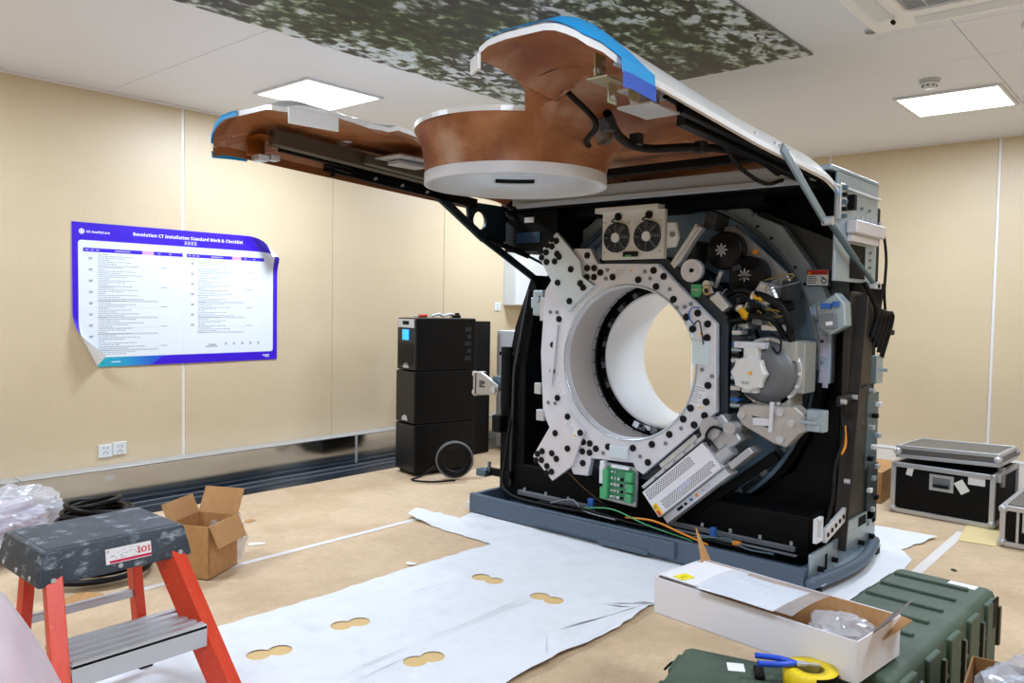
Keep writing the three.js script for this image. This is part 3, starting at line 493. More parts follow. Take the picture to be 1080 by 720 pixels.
{ // x-ray tube with star-shaped cap
  const z = -0.1, cx = 0.8, cy = 1.065;
  const t = part('tube_housing', lathe([[0, 0.05], [0.09, 0.05], [0.12, 0.035], [0.15, 0.02], [0.165, 0.0], [0.165, -0.25], [0, -0.25]], 56).rotateX(PI / 2).translate(cx + 0.01, cy, z), std(0x6f7276, 0.45, 0.45), G, 'round grey x-ray tube housing');
  part('housing_flange', prism(circ(0.185, 0, 2 * PI, 56, cx + 0.01, cy), 0.03, z - 0.02, [{ x: cx + 0.01, y: cy, r: 0.14 }], 0.003, 48), M.alu, t);
  for (let i = 0; i < 16; i++) { const a = i * PI / 8; part('flange_bolt', at(cylz(0.008, 0.012, 8), cx + 0.01 + 0.174 * Math.cos(a), cy + 0.174 * Math.sin(a), z - 0.014), M.whitePart, t); }
  const star = []; for (let i = 0; i < 24; i++) { const a = i * PI / 12, r = i % 3 === 0 ? 0.1 : 0.088; star.push([0.757 + r * Math.cos(a), cy - 0.005 + r * Math.sin(a)]); }
  const cap = part('tube_cap', [prism(star, 0.05, z + 0.11, [], 0.008), at(cylz(0.075, 0.05, 40), 0.757, cy - 0.005, z + 0.05), bb(0.72, 0.8, 1.13, 1.2, z + 0.02, z + 0.09, 0.006), bb(0.71, 0.8, 0.955, 0.99, z + 0.02, z + 0.08, 0.006)], std(0xd6d7d6, 0.5, 0.1), G, 'whitish toothed cap of the x-ray tube');
  const wt = canvasTex(64, 64, c => { c.fillStyle = '#d2d3d2'; c.fillRect(0, 0, 64, 64); c.fillStyle = '#f0a81c'; c.beginPath(); c.moveTo(4, 10); c.lineTo(60, 10); c.lineTo(32, 58); c.fill(); });
  decal('warning_mark', 0.036, 0.036, std(0xffffff, 0.5, 0, { map: wt }), 0.775, 1.06, z + 0.1115, cap, 0.5);
  const nm = canvasTex(64, 32, c => { c.fillStyle = '#d2d3d2'; c.fillRect(0, 0, 64, 32); c.fillStyle = '#707070'; for (let i = 0; i < 4; i++) c.fillRect(6 + i * 14, 6, 8, 20); });
  decal('cap_marking', 0.05, 0.022, std(0xffffff, 0.5, 0, { map: nm }), 0.745, 1.01, z + 0.1115, cap);
  part('tube_clamp', [bb(0.66, 0.83, 1.19, 1.225, z - 0.02, z + 0.08, 0.004), at(cylz(0.01, 0.012, 10), 0.68, 1.207, z + 0.085), at(cylz(0.01, 0.012, 10), 0.81, 1.207, z + 0.085)], M.plate, G, 'silver clamp over the tube');
  part('side_housing', [bb(0.885, 0.975, 1.13, 1.235, z - 0.2, z + 0.01, 0.008), bb(0.945, 1.0, 0.96, 1.23, z - 0.2, z - 0.04, 0.006), bb(0.88, 0.935, 0.885, 0.98, z - 0.2, z - 0.02, 0.006)], std(0xa9aba8, 0.45, 0.4), G, 'grey housing right of the tube');
  part('hose', tube([[0.86, 1.2, z + 0.05], [0.9, 1.17, z + 0.06], [0.9, 1.24, z + 0.04], [0.84, 1.27, z + 0.02]], 0.006, 24, 6), M.rubber, G);
  const mount = part('tube_mount', prism([[0.7, 0.87], [0.73, 0.89], [1.0, 0.905], [1.06, 0.86], [1.07, 0.79], [1.02, 0.76], [0.96, 0.69], [0.9, 0.7], [0.72, 0.78], [0.69, 0.82]], 0.1, -0.02, [[[0.76, 0.84], [0.9, 0.83], [0.9, 0.77], [0.84, 0.78]]], 0.006), std(0xb9b6b2, 0.4, 0.5), G, 'silver casting below the tube');
  parts('mount_boss', [[0.72, 0.835], [0.93, 0.87], [0.935, 0.73], [0.99, 0.82]].map(([x, y]) => at(cylz(0.02, 0.02, 20), x, y, -0.012)), M.alu, mount);
  part('mount_wedge', [at(rbox(0.09, 0.04, 0.05, 0.004), 0.83, 0.81, -0.03, 0, 0, 0.05), at(rbox(0.02, 0.16, 0.02, 0.003), 0.885, 0.84, -0.01, 0, 0, -0.03)], M.plate, mount);
  part('hinge_lug', [bb(1.07, 1.16, 0.79, 0.9, -0.06, 0.0, 0.006), at(cylz(0.014, 0.02, 14), 1.12, 0.875, 0.004), at(cylz(0.014, 0.02, 14), 1.13, 0.81, 0.004), bb(1.04, 1.13, 0.83, 0.845, -0.04, 0.02, 0.004)], M.zinc, mount);
}
{ // perforated high voltage supply, tilted
  const perf = canvasTex(512, 256, (c, w, h) => {
    c.fillStyle = '#e4e4ea'; c.fillRect(0, 0, w, h); c.fillStyle = '#1a1c20';
    for (let j = 0; j < 16; j++) for (let i = 0; i < 34; i++) { const x = 14 + i * 14.4 + (j % 2) * 7.2, y = 14 + j * 15; const inBand = j < 6 ? i < 27 : j > 9; if (!inBand || (j > 9 && i < 4) || (j > 13 && i > 30)) continue; c.fillStyle = j > 9 && j < 13 && i > 12 && i < 21 && (i + j) % 2 ? '#3a6fd0' : '#15171b'; c.beginPath(); c.arc(x, y, 5, 0, 7); c.fill(); }
  });
  const L = part('power_supply', at(rbox(0.5, 0.17, 0.14, 0.004), 0, 0, 0), std(0xdcdce2, 0.4, 0.25), G, 'white perforated power supply box');
  L.position.set(0.4, 0.44, -0.02); L.rotation.z = 0.735;
  part('perforated_face', at(new THREE.PlaneGeometry(0.49, 0.16), 0, 0, 0.0712), std(0xffffff, 0.45, 0.1, { map: perf }), L);
  part('side_shelf', at(rbox(0.5, 0.045, 0.1, 0.003), 0, -0.11, -0.02), M.plate, L);
  const pl = []; for (let i = 0; i < 6; i++) part(i === 0 ? 'socket' : 'port', at(i === 0 ? rbox(0.04, 0.016, 0.01, 0.002) : cylz(0.008, 0.012, 12), -0.12 + i * 0.045, -0.11, 0.034), [M.black, M.black, M.bluePart, M.orange, M.alu, M.alu][i], L);
  const wl = canvasTex(96, 64, c => { c.fillStyle = '#f4c51e'; c.fillRect(0, 0, 96, 64); c.fillStyle = '#d8541c'; c.fillRect(0, 36, 60, 28); c.fillStyle = '#333'; c.fillRect(8, 10, 60, 4); c.fillRect(8, 20, 50, 4); });
  part('warning_label', at(new THREE.PlaneGeometry(0.035, 0.07), -0.225, -0.045, 0.0716), std(0xffffff, 0.5, 0, { map: wl }), L, 'yellow and orange warning label');
  part('upper_rail', [at(rbox(0.52, 0.02, 0.05, 0.003), 0.0, 0.115, 0.0), at(rbox(0.3, 0.03, 0.06, 0.004), 0.06, 0.145, -0.02)], M.alu, L);
  part('rear_casting', [at(rbox(0.15, 0.18, 0.16, 0.015), 0.35, 0.06, -0.05), at(cylz(0.06, 0.12, 24), 0.33, 0.12, 0.0), at(cylz(0.035, 0.16, 20), 0.43, 0.05, 0.0), at(cylx(0.04, 0.1, 20), 0.3, -0.03, 0.02), at(rbox(0.16, 0.04, 0.12, 0.006), 0.36, -0.1, -0.02)], std(0xb4b6ba, 0.38, 0.6), L, 'silver castings behind the power supply');
  part('casting_hose', tube([[0.27, 0.05, 0.06], [0.3, 0.1, 0.08], [0.36, 0.11, 0.08], [0.4, 0.05, 0.06]], 0.008, 20, 7), M.rubber, L);
  part('support_rail', bar([0.3, 0.16, -0.16], [0.86, 0.62, -0.16], 0.05, 0.05), M.black, G);
}
{ // green circuit board
  const p = part('circuit_board', prism([[-0.115, 0.445], [0.072, 0.437], [0.066, 0.245], [-0.135, 0.25]], 0.004, 0.0, [], 0.0005), M.pcb, G, 'green circuit board with terminals');
  part('board_tray', prism([[-0.15, 0.46], [0.085, 0.455], [0.08, 0.222], [-0.165, 0.232]], 0.02, -0.012, [], 0.002), std(0xb8bcc2, 0.4, 0.5), p);
  for (const [x, y, w, h] of [[-0.115, 0.37, 0.035, 0.11], [-0.125, 0.28, 0.05, 0.07], [0.05, 0.4, 0.045, 0.055], [0.055, 0.335, 0.045, 0.05], [0.05, 0.275, 0.04, 0.05]]) part('terminal', at(rbox(w, h, 0.03, 0.003), x, y, 0.015), M.terminal, p);
  for (let i = 0; i < 22; i++) part('chip', at(rbox(rr(0.008, 0.024), rr(0.008, 0.022), rr(0.006, 0.016), 0.001), -0.08 + (i % 5) * 0.024, 0.265 + Math.floor(i / 5) * 0.037, 0.006), [M.whitePart, M.black, M.alu, M.midGrey, M.whitePart][(i * 7) % 5], p);
  part('edge_connectors', [bb(-0.08, 0.04, 0.44, 0.458, -0.005, 0.02, 0.002), bb(-0.17, -0.14, 0.33, 0.44, -0.03, 0.01, 0.004), bb(-0.16, -0.13, 0.4, 0.47, -0.03, 0.02, 0.004)], M.whitePart, p);
}
{ // base cables
  const cb = (pts, r, m, lab) => part('cable', tube(pts, r, 40, 6), m, G, lab);
  cb([[-0.98, 0.62, -0.1], [-0.99, 0.35, -0.06], [-0.96, 0.2, 0.0], [-0.85, 0.15, 0.04], [-0.5, 0.14, 0.06], [-0.2, 0.15, 0.05]], 0.012, M.rubber);
  cb([[-0.3, 0.16, 0.04], [-0.05, 0.2, 0.05], [0.2, 0.16, 0.07], [0.5, 0.13, 0.08]], 0.004, M.terminal, 'green cable along the base tray');
  cb([[0.05, 0.17, 0.05], [0.25, 0.19, 0.07], [0.45, 0.16, 0.09], [0.6, 0.13, 0.09]], 0.006, M.orange, 'orange-yellow cable along the base tray');
  cb([[-0.6, 0.15, 0.05], [-0.3, 0.17, 0.06], [0.1, 0.15, 0.07], [0.4, 0.15, 0.06], [0.9, 0.14, 0.05]], 0.007, M.rubber);
  cb([[-0.5, 0.16, 0.06], [-0.35, 0.2, 0.03], [-0.25, 0.16, 0.06], [0.0, 0.15, 0.08]], 0.005, M.midGrey);
  cb([[0.5, 0.15, 0.07], [0.7, 0.17, 0.04], [0.8, 0.15, 0.07], [0.95, 0.15, 0.06]], 0.006, M.zincDark);
  cb([[-0.45, 0.38, 0.0], [-0.3, 0.26, -0.04], [-0.15, 0.18, -0.05]], 0.003, std(0x6a4a32, 0.6));
  part('relay', bb(-0.26, -0.22, 0.16, 0.22, -0.03, 0.0, 0.003), M.bluePart, G, 'small blue relay'); part('relay', bb(-0.2, -0.1, 0.15, 0.2, -0.04, 0.0, 0.003), M.black, G);
  part('relay', bb(0.56, 0.59, 0.15, 0.2, -0.03, 0.0, 0.003), M.bluePart, G); part('connector', bb(0.72, 0.76, 0.15, 0.17, 0.03, 0.06, 0.003), M.orange, G);
}
{ // left side bracket, sensor arm
  const b = part('hinge_bracket', [bb(-1.36, -1.32, 0.75, 0.92, -0.22, -0.12, 0.006), prism([[-1.34, 0.92], [-1.28, 0.92], [-1.12, 0.84], [-1.12, 0.79], [-1.16, 0.77], [-1.34, 0.76]], 0.02, -0.12, [[[-1.3, 0.87], [-1.24, 0.86], [-1.24, 0.81], [-1.3, 0.81]]], 0.003), bb(-1.34, -1.12, 0.82, 0.835, -0.22, -0.14, 0.003)], std(0xb4b0aa, 0.4, 0.6), G, 'silver hinge bracket reaching out on the left');
  parts('hinge_bolt', [[-1.37, 0.9], [-1.37, 0.77]].map(([x, y]) => at(cylx(0.022, 0.03, 14), x, y, -0.16)).concat([at(cylz(0.022, 0.03, 20), -1.15, 0.81, -0.115)]), M.alu, b);
  part('hinge_plate', [bb(-1.2, -1.08, 0.8, 0.9, -0.2, -0.15, 0.004)], M.zincDark, b);
  const s = part('sensor_arm', [bb(-1.2, -0.98, 0.21, 0.26, -0.14, -0.1, 0.003)], M.black, G, 'black sensor arm low on the left');
  part('sensor', [bb(-1.26, -1.17, 0.2, 0.25, -0.13, -0.06, 0.004), at(cyl(0.012, 0.07, 12), -1.17, 0.27, -0.1)], M.zincDark, s);
  part('cable_box', [bb(-1.14, -1.06, 0.52, 0.64, -0.16, -0.08, 0.012)], M.black, G);
}
{ // upper right: side box, controller, warning label, stays, cables
  const s = part('side_box', [bb(1.115, 1.13, 1.55, 2.11, -0.82, -0.16, 0.003), bb(0.95, 1.13, 2.1, 2.125, -0.82, -0.06, 0.003)], M.zinc, G, 'pale blue zinc-plated side box');
  part('side_opening', [bb(1.128, 1.134, 1.57, 1.75, -0.62, -0.38, 0.002)], M.black, s);
  part('terminal_cover', [bb(1.13, 1.19, 1.8, 1.87, -0.78, -0.3, 0.01), bb(1.13, 1.16, 1.76, 1.8, -0.76, -0.32, 0.004)], M.plateWarm, s);
  parts('cover_clip', [0, 1, 2, 3, 4, 5].map(i => at(rbox(0.012, 0.02, 0.012, 0.002), 1.17, 1.885, -0.34 - i * 0.08)), M.alu, s);
  part('cable_gland', [bb(1.13, 1.17, 1.92, 2.0, -0.34, -0.3, 0.003)], M.black, s);
  part('connector_strip', [bb(1.13, 1.155, 1.86, 2.04, -0.2, -0.14, 0.004)], M.alu, s);
  for (let i = 0; i < 5; i++) part('plug', at(rbox(0.02, 0.02, 0.03, 0.002), 1.165, 1.875 + i * 0.036, -0.17), i % 2 ? M.black : M.zincDark, s);
  part('ledge', bb(1.125, 1.15, 2.02, 2.03, -0.82, -0.06, 0.002), M.whitePart, s);
  for (let i = 0; i < 7; i++) part('screw', at(cylx(0.008, 0.012, 8), 1.135, i < 4 ? 1.6 + i * 0.04 : 1.95, i < 4 ? -0.7 : -0.4 - (i - 4) * 0.13), M.midGrey, s);
  const c = part('controller_box', at(prism([[1.0, 1.42], [1.02, 1.3], [1.08, 1.27], [1.16, 1.32], [1.15, 1.44], [1.1, 1.49]], 0.1, 0, [], 0.008), 0, 0, -0.26), M.zinc, G, 'small pale blue controller box');
  part('controller_front', [at(rbox(0.09, 0.08, 0.03, 0.004), 1.07, 1.34, -0.25, 0, 0, 0.12)], M.midGrey, c); part('controller_label', [at(rbox(0.035, 0.02, 0.002, 0.0005), 1.085, 1.33, -0.234, 0, 0, 0.12)], M.paper, c);
  parts('controller_plug', [at(rbox(0.05, 0.03, 0.03, 0.003), 1.06, 1.42, -0.25), at(rbox(0.03, 0.03, 0.03, 0.003), 1.11, 1.43, -0.25)], M.bluePart, c);
  const wl = canvasTex(192, 128, cc => { cc.fillStyle = '#eef0f2'; cc.fillRect(0, 0, 192, 128); cc.fillStyle = '#d8311c'; cc.fillRect(0, 0, 192, 40); cc.fillStyle = '#f3c21c'; cc.beginPath(); cc.moveTo(22, 6); cc.lineTo(38, 34); cc.lineTo(6, 34); cc.fill(); cc.fillStyle = '#5d1410'; cc.font = 'bold 24px sans-serif'; cc.fillText('WARNING', 50, 30); cc.fillStyle = '#3a3f46'; for (let i = 0; i < 5; i++) cc.fillRect(10, 52 + i * 14, rr(70, 105), 5); cc.lineWidth = 9; cc.strokeStyle = '#15181c'; cc.beginPath(); cc.arc(155, 92, 20, 0, 7); cc.stroke(); cc.beginPath(); cc.moveTo(130, 56); cc.lineTo(168, 78); cc.stroke(); });
  decal('warning_label', 0.115, 0.082, std(0xffffff, 0.5, 0, { map: wl }), 0.955, 1.575, -0.4, G, 0, 'white and red warning label');
  part('label_plate', bb(0.895, 1.015, 1.53, 1.62, -0.42, -0.401, 0.001), M.zincDark, G);
  // stays
  const st = part('lid_stay', [bar([1.15, 2.1, 0.6], [1.15, 1.83, 0.06], 0.014, 0.042)], std(0x8fa0aa, 0.35, 0.5), G, 'pale blue lid stay on the right');
  part('gas_strut', [rod([1.17, 1.83, 0.06], [1.17, 1.66, -0.36], 0.016), rod([1.17, 1.66, -0.36], [1.17, 1.545, -0.68], 0.012)], M.zincDark, st); part('pivot', [at(cylx(0.022, 0.05, 16), 1.165, 1.83, 0.06), at(cylx(0.02, 0.05, 16), 1.165, 1.54, -0.69), bb(1.13, 1.19, 1.52, 1.55, -0.74, -0.62, 0.003)], M.alu, st);
  // hanging cables
  for (let i = 0; i < 5; i++) part('cable', tube([[1.14 + i * 0.012, 1.55, -0.6 - i * 0.04], [1.17, 1.46 - i * 0.02, -0.66 - i * 0.03], [1.17 + i * 0.006, 1.38, -0.74 - i * 0.05], [1.15, 1.25 - i * 0.03, -0.72 - i * 0.05]], 0.014, 24, 8), M.rubber, G);
  part('cable', tube([[1.16, 1.85, -0.84], [1.17, 1.7, -0.87], [1.17, 1.5, -0.86], [1.17, 1.38, -0.9]], 0.008, 24, 6), M.rubber, G);
  part('cable_plug', [bb(1.15, 1.19, 1.26, 1.29, -1.02, -0.92, 0.004), at(rod([1.17, 1.38, -0.9], [1.17, 1.28, -0.96], 0.01))], M.rubber, G);
  // side electronics columns
  const e = part('side_electronics', [bb(1.12, 1.145, 0.5, 0.93, -0.92, -0.72, 0.004)], M.zincDark, G, 'blue-green side electronics column');
  part('lower_module', bb(1.12, 1.155, 0.17, 0.52, -0.92, -0.74, 0.005), std(0x27343a, 0.5, 0.3), e);
  for (let i = 0; i < 12; i++) part('side_plug', at(rbox(0.03, 0.025, 0.04, 0.003), 1.158, 0.2 + i * 0.06, -0.76 - (i % 3) * 0.06), [M.zinc, M.alu, M.black, M.whitePart][i % 4], e);
  part('top_bracket', [bb(1.11, 1.15, 0.98, 1.14, -0.96, -0.84, 0.004), at(cylx(0.01, 0.06, 10), 1.16, 1.06, -0.9)], M.zinc, e);
}
{ // lower right: silver angle, bumper bar, connector bracket
  const l = part('end_angle', [bb(1.14, 1.155, 0.04, 0.2, -0.9, 0.1, 0.003), bb(1.14, 1.215, 0.055, 0.065, -0.82, 0.1, 0.003), bb(1.14, 1.155, 0.2, 0.26, -0.88, -0.42, 0.003)], std(0xa4b4bf, 0.35, 0.6), G, 'silver angle plate at the right end');
  const bar2 = []; for (let i = 0; i <= 12; i++) { const t = i / 12; bar2.push([1.17 + 0.065 * Math.sin(t * PI), 0.07, 0.13 - 0.98 * t]); }
  part('bumper_bar', [tube(bar2, 0.03, 40, 10), at(new THREE.SphereGeometry(0.03, 12, 8), ...bar2[0]), at(new THREE.SphereGeometry(0.03, 12, 8), ...bar2[12])], M.baseGrey, l, 'curved blue-grey bumper bar');
  parts('angle_bolt', [[0.0], [-0.2], [-0.62], [-0.8]].map(([z]) => at(cylx(0.014, 0.035, 12), 1.165, 0.11, z)), M.black, l);
  part('slot_plate', [bb(1.154, 1.158, 0.08, 0.16, -0.12, -0.09, 0.001), bb(1.154, 1.158, 0.2, 0.25, -0.72, -0.6, 0.001)], M.black, l);
  part('foot', [bb(1.14, 1.2, 0.003, 0.04, 0.06, 0.1, 0.003), bb(1.15, 1.2, 0.003, 0.045, -0.86, -0.8, 0.003)], M.black, l);
  const cbk = part('connector_bracket', [bar([1.17, 0.27, -0.02], [1.17, 0.34, -0.36], 0.02, 0.07)], M.plate, G, 'white slotted connector bracket');
  for (let i = 0; i < 6; i++) part('bracket_slot', at(rbox(0.004, 0.02, 0.025, 0.001), 1.182, 0.275 + i * 0.0125, -0.05 - i * 0.055), M.black, cbk);
  part('bracket_frame', [bb(1.16, 1.18, 0.26, 0.38, 0.02, 0.035, 0.002), bb(1.16, 1.18, 0.26, 0.38, 0.09, 0.105, 0.002), bb(1.16, 1.18, 0.365, 0.38, 0.03, 0.1, 0.002), bb(1.16, 1.18, 0.26, 0.275, 0.03, 0.1, 0.002)], M.whitePart, cbk);
  part('cable', tube([[1.16, 0.85, -0.25], [1.18, 0.75, -0.22], [1.17, 0.6, -0.15], [1.18, 0.45, -0.1], [1.17, 0.33, -0.06]], 0.01, 24, 6), M.rubber, G);
  part('cable', tube([[1.17, 0.8, -0.27], [1.185, 0.7, -0.24], [1.18, 0.66, -0.2]], 0.008, 16, 6), M.orange, G);
}
// ------------------------------------------------------------------ raised front cover (room coordinates through W)
{
  const FC = [2.87, -2.48];
  const ydip = (x, z) => {
    const eL = z + 3.68, eR = -1.42 - z, e = Math.max(0, Math.min(eL, eR)), fr = x - (2.0 + 0.04 * (z + 2.5)), ef = Math.max(0, fr), eb = Math.max(0, 4.2 - x);
    let y = 2.3 - (x - 2.05) * 0.052; const dip = (d, w, h) => h * Math.pow(Math.max(0, 1 - d / w), 2.2);
    y -= dip(e, 0.24, 0.15) + dip(ef, 0.14, 0.05) + dip(eb, 0.3, 0.06);
    const r = Math.hypot(x - FC[0], z - FC[1]); y -= 0.07 * Math.pow(Math.max(0, 1 - (r - 0.45) / 0.3), 1.5);
    if (x < 2.55) { const c = Math.min(Math.abs(z + 3.02), Math.abs(z + 1.98)); y -= dip(c, 0.14, 0.045); }
    { const t = Math.max(0, Math.min(1, (z + 2.2) / 0.35)), q = Math.max(0, Math.min(1, (3.2 - x) / 1.1)); y += 0.05 * t * t * (3 - 2 * t) * q * (z < -1.62 ? 1 : Math.max(0.4, 1 - (z + 1.62) * 2)); }
    return y;
  };
  // plan outline (X, Z)
  const key = [[4.18, -3.62], [2.4, -3.68], [2.1, -3.68], [2.0, -3.66], [1.96, -3.58], [1.955, -3.4], [1.965, -3.1], [2.0, -3.04], [2.18, -3.01], [2.42, -3.01], [2.52, -2.98]];
  for (let a = -57; a <= 46; a += 6) key.push([FC[0] - 0.475 * Math.cos(a * PI / 180), FC[1] + 0.475 * Math.sin(a * PI / 180)]);
  key.push([2.49, -2.11], [2.43, -2.06], [2.33, -2.03], [2.2, -2.01], [2.1, -1.99], [2.04, -1.94], [2.02, -1.8], [2.03, -1.6], [2.06, -1.49], [2.13, -1.43], [2.3, -1.42], [4.18, -1.43]);
  const outl = []; key.forEach((p, i) => { const q = key[(i + 1) % key.length], n = Math.max(1, Math.ceil(Math.hypot(q[0] - p[0], q[1] - p[1]) / 0.05)); for (let k = 0; k < n; k++) outl.push([p[0] + (q[0] - p[0]) * k / n, p[1] + (q[1] - p[1]) * k / n]); });
  const holeR = 0.455, hole = circ(holeR, 0, 2 * PI, 64, FC[0], FC[1]).slice(0, -1).reverse();
  const sheet = (dy) => {
    let g = new THREE.ShapeGeometry(shapeOf(outl, [hole])); g = new TessellateModifier(0.06, 8).modify(g);
    const p = g.attributes.position; for (let i = 0; i < p.count; i++) { const X = p.getX(i), Z = p.getY(i), q = W(X, ydip(X, Z) + dy, Z); p.setXYZ(i, ...q); }
    g.deleteAttribute('normal'); g.deleteAttribute('uv'); g = mergeVertices(g, 1e-4); g.computeVertexNormals(); return mUV(g);
  };
  const strip = (loop, y0, y1, inset = 0) => {       // vertical band following a closed plan loop
    const pos = []; const n = loop.length, P = (i, dy) => W(loop[i % n][0], ydip(...loop[i % n]) + dy, loop[i % n][1]);
    for (let i = 0; i < n; i++) { const a = P(i, y0), b = P(i + 1, y0), c = P(i + 1, y1), d = P(i, y1); pos.push(...a, ...b, ...c, ...a, ...c, ...d); }
    const g = new THREE.BufferGeometry(); g.setAttribute('position', new THREE.Float32BufferAttribute(pos, 3)); g.setAttribute('uv', new THREE.Float32BufferAttribute(new Float32Array(pos.length / 3 * 2), 2)); g.computeVertexNormals(); return g;
  };
  const cv = part('front_cover', [sheet(0), strip(outl, 0.0, -0.022)], M.coverWhite, G, 'raised white front cover with brown fibreglass inside');
  part('inner_skin', sheet(-0.02), M.fiber, cv, 'rough brown fibreglass inner skin');
  // side return flanges
  const flange = (z, s) => { const pos = []; for (let i = 0; i < 43; i++) { const xa = (s < 0 ? 2.13 : 2.0) + i * 0.05, xb = xa + 0.05; const h = x => s > 0 ? -0.062 : -0.035; const a = W(xa, ydip(xa, z) - 0.015, z), b = W(xb, ydip(xb, z) - 0.015, z), c = W(xb, ydip(xb, z) + h(xb), z + 0.01 * s), d = W(xa, ydip(xa, z) + h(xa), z + 0.01 * s); pos.push(...a, ...b, ...c, ...a, ...c, ...d); } const g = new THREE.BufferGeometry(); g.setAttribute('position', new THREE.Float32BufferAttribute(pos, 3)); g.setAttribute('uv', new THREE.Float32BufferAttribute(new Float32Array(pos.length / 3 * 2), 2)); g.computeVertexNormals(); return g; };
  part('side_flange', flange(-1.435, -1), M.coverWhite, cv); part('side_flange', flange(-3.665, 1), M.fiber, cv);
  // funnel: outside brown, rim and inside white
  const N = 96, Q = (th, r, y) => W(FC[0] - r * Math.cos(th), y, FC[1] + r * Math.sin(th));
  const near = th => { let a = ((th + PI) % (2 * PI) + 2 * PI) % (2 * PI) - PI; const st = (v) => { v = Math.max(0, Math.min(1, v)); return v * v * (3 - 2 * v); }; return 1 - Math.max(st((a - 0.82) / 0.5), st((-1.0 - a) / 0.4)); };
  const surf = (prof) => { const pos = []; const K = 12; for (let i = 0; i < N; i++) for (let k = 0; k < K; k++) { const t0 = i / N * 2 * PI, t1 = (i + 1) / N * 2 * PI, f = (t, u) => Q(t, ...prof(t, u)); const a = f(t0, k / K), b = f(t1, k / K), c = f(t1, (k + 1) / K), d = f(t0, (k + 1) / K); pos.push(...a, ...b, ...c, ...a, ...c, ...d); } let g = new THREE.BufferGeometry(); g.setAttribute('position', new THREE.Float32BufferAttribute(pos, 3)); g = mergeVertices(g, 1e-4); g.computeVertexNormals(); const p = g.attributes.position, uv = new Float32Array(p.count * 2); for (let i = 0; i < p.count; i++) { const dx = 4 - p.getZ(i) - FC[0], dz = p.getX(i) - 2.57 - FC[1]; uv[2 * i] = Math.atan2(dz, -dx) * 0.5; uv[2 * i + 1] = p.getY(i) + Math.hypot(dx, dz); } g.setAttribute('uv', new THREE.BufferAttribute(uv, 2)); return g; };
  part('bore_funnel', surf((th, u) => { const nn = near(th), rt = 0.465 * nn + (Math.sin(th) > 0 ? 0.72 + 0.26 * Math.pow(Math.sin(th), 0.6) : 0.72) * (1 - nn), yt = ydip(FC[0] - rt * Math.cos(th), FC[1] + rt * Math.sin(th)) - 0.013; const e = u * u; return [0.424 + (rt - 0.424) * e, 1.995 + (yt - 1.995) * (nn * u + (1 - nn) * (1 - (1 - u) * (1 - u)))]; }), M.fiber, cv, 'brown outside of the bore funnel');
  part('funnel_rim', surf((th, u) => u < 0.5 ? [0.426 + 0.002 * u, 2.0 - 0.1 * u] : [0.427 - 0.03 * (u - 0.5), 1.95 - 0.002 * (u - 0.5)]), M.funnelWhite, cv, 'pale rim of the bore funnel');
  part('funnel_inside', surf((th, u) => { const rt = 0.468, yt = ydip(FC[0] - rt * Math.cos(th), FC[1] + rt * Math.sin(th)) + 0.004; return [0.412 + (rt - 0.412) * u * u, 1.95 + (yt - 1.95) * u]; }), std(0xe3e6ec, 0.5), cv, 'white inside of the bore funnel');
  { const pos = []; for (let i = 0; i < 16; i++) { const f = (k, y) => Q(PI + 0.72 + (k / 16 - 0.5) * 0.5, 0.4095, y); const a = f(i, 2.03), b = f(i + 1, 2.03), c = f(i + 1, 2.05), d = f(i, 2.05); pos.push(...a, ...b, ...c, ...a, ...c, ...d); } const g = new THREE.BufferGeometry(); g.setAttribute('position', new THREE.Float32BufferAttribute(pos, 3)); g.computeVertexNormals(); part('funnel_slot', mUV(g), M.black, cv, 'dark strip inside the funnel'); }
  // edge tabs (white returns at the table cut-out)
  part('edge_tab', [at(rbox(0.012, 0.07, 0.26, 0.003), ...W(2.12, 2.2, -3.012), 0.03, 0, 0)], M.coverWhite, cv); part('edge_tab', [at(rbox(0.09, 0.055, 0.012, 0.003), ...W(2.05, 2.235, -1.965), 0, -0.5, 0)], M.coverWhite, cv);
  // blue tape
  const tapeOn = (pts, m, name = 'blue_tape') => { const pos = []; for (let i = 0; i + 1 < pts.length; i++) { const [a, b, c, d] = [pts[i][0], pts[i + 1][0], pts[i + 1][1], pts[i][1]].map(p => W(...p)); pos.push(...a, ...b, ...c, ...a, ...c, ...d); } let g = new THREE.BufferGeometry(); g.setAttribute('position', new THREE.Float32BufferAttribute(pos, 3)); g = mergeVertices(g); g.computeVertexNormals(); part(name, mUV(g), m, cv, 'blue masking tape'); };
  const top = (x, z) => [x, ydip(x, z) + 0.003, z];
  const up = (x, z, d = 0.008) => [x, ydip(x, z) + d, z];
  const band = (rows, m) => { const pos = []; for (let r = 0; r + 1 < rows.length; r++) for (let k = 0; k + 1 < rows[r].length; k++) { const [a, b, c, d] = [rows[r][k], rows[r][k + 1], rows[r + 1][k + 1], rows[r + 1][k]].map(p => W(...p)); pos.push(...a, ...b, ...c, ...a, ...c, ...d); } let g = new THREE.BufferGeometry(); g.setAttribute('position', new THREE.Float32BufferAttribute(pos, 3)); g = mergeVertices(g); g.computeVertexNormals(); part('blue_tape', mUV(g), m, cv, 'blue masking tape'); };
  { const rows = []; for (let i = 0; i <= 12; i++) { const t = i / 12, z = -1.9 + 0.475 * t, fx = z < -1.5 ? 2.022 + 0.03 * Math.max(0, z + 1.7) / 0.2 : 2.052 + 0.08 * (z + 1.5) / 0.075, w = t < 0.5 ? 0.03 : 0.03 + 0.17 * (t - 0.5) / 0.5, row = []; for (let k = 0; k <= 4; k++) row.push(up(fx - 0.004 + w * k / 4, z, 0.009)); rows.push(row); }
    const edge = [0, 1, 2, 3, 4].map(k => 2.128 + 0.05 * k); rows.push(edge.map(x => [x, ydip(x, -1.42) + 0.004, -1.411])); rows.push(edge.map(x => [x, ydip(x, -1.42) - 0.04, -1.408])); band(rows, M.blueTape);
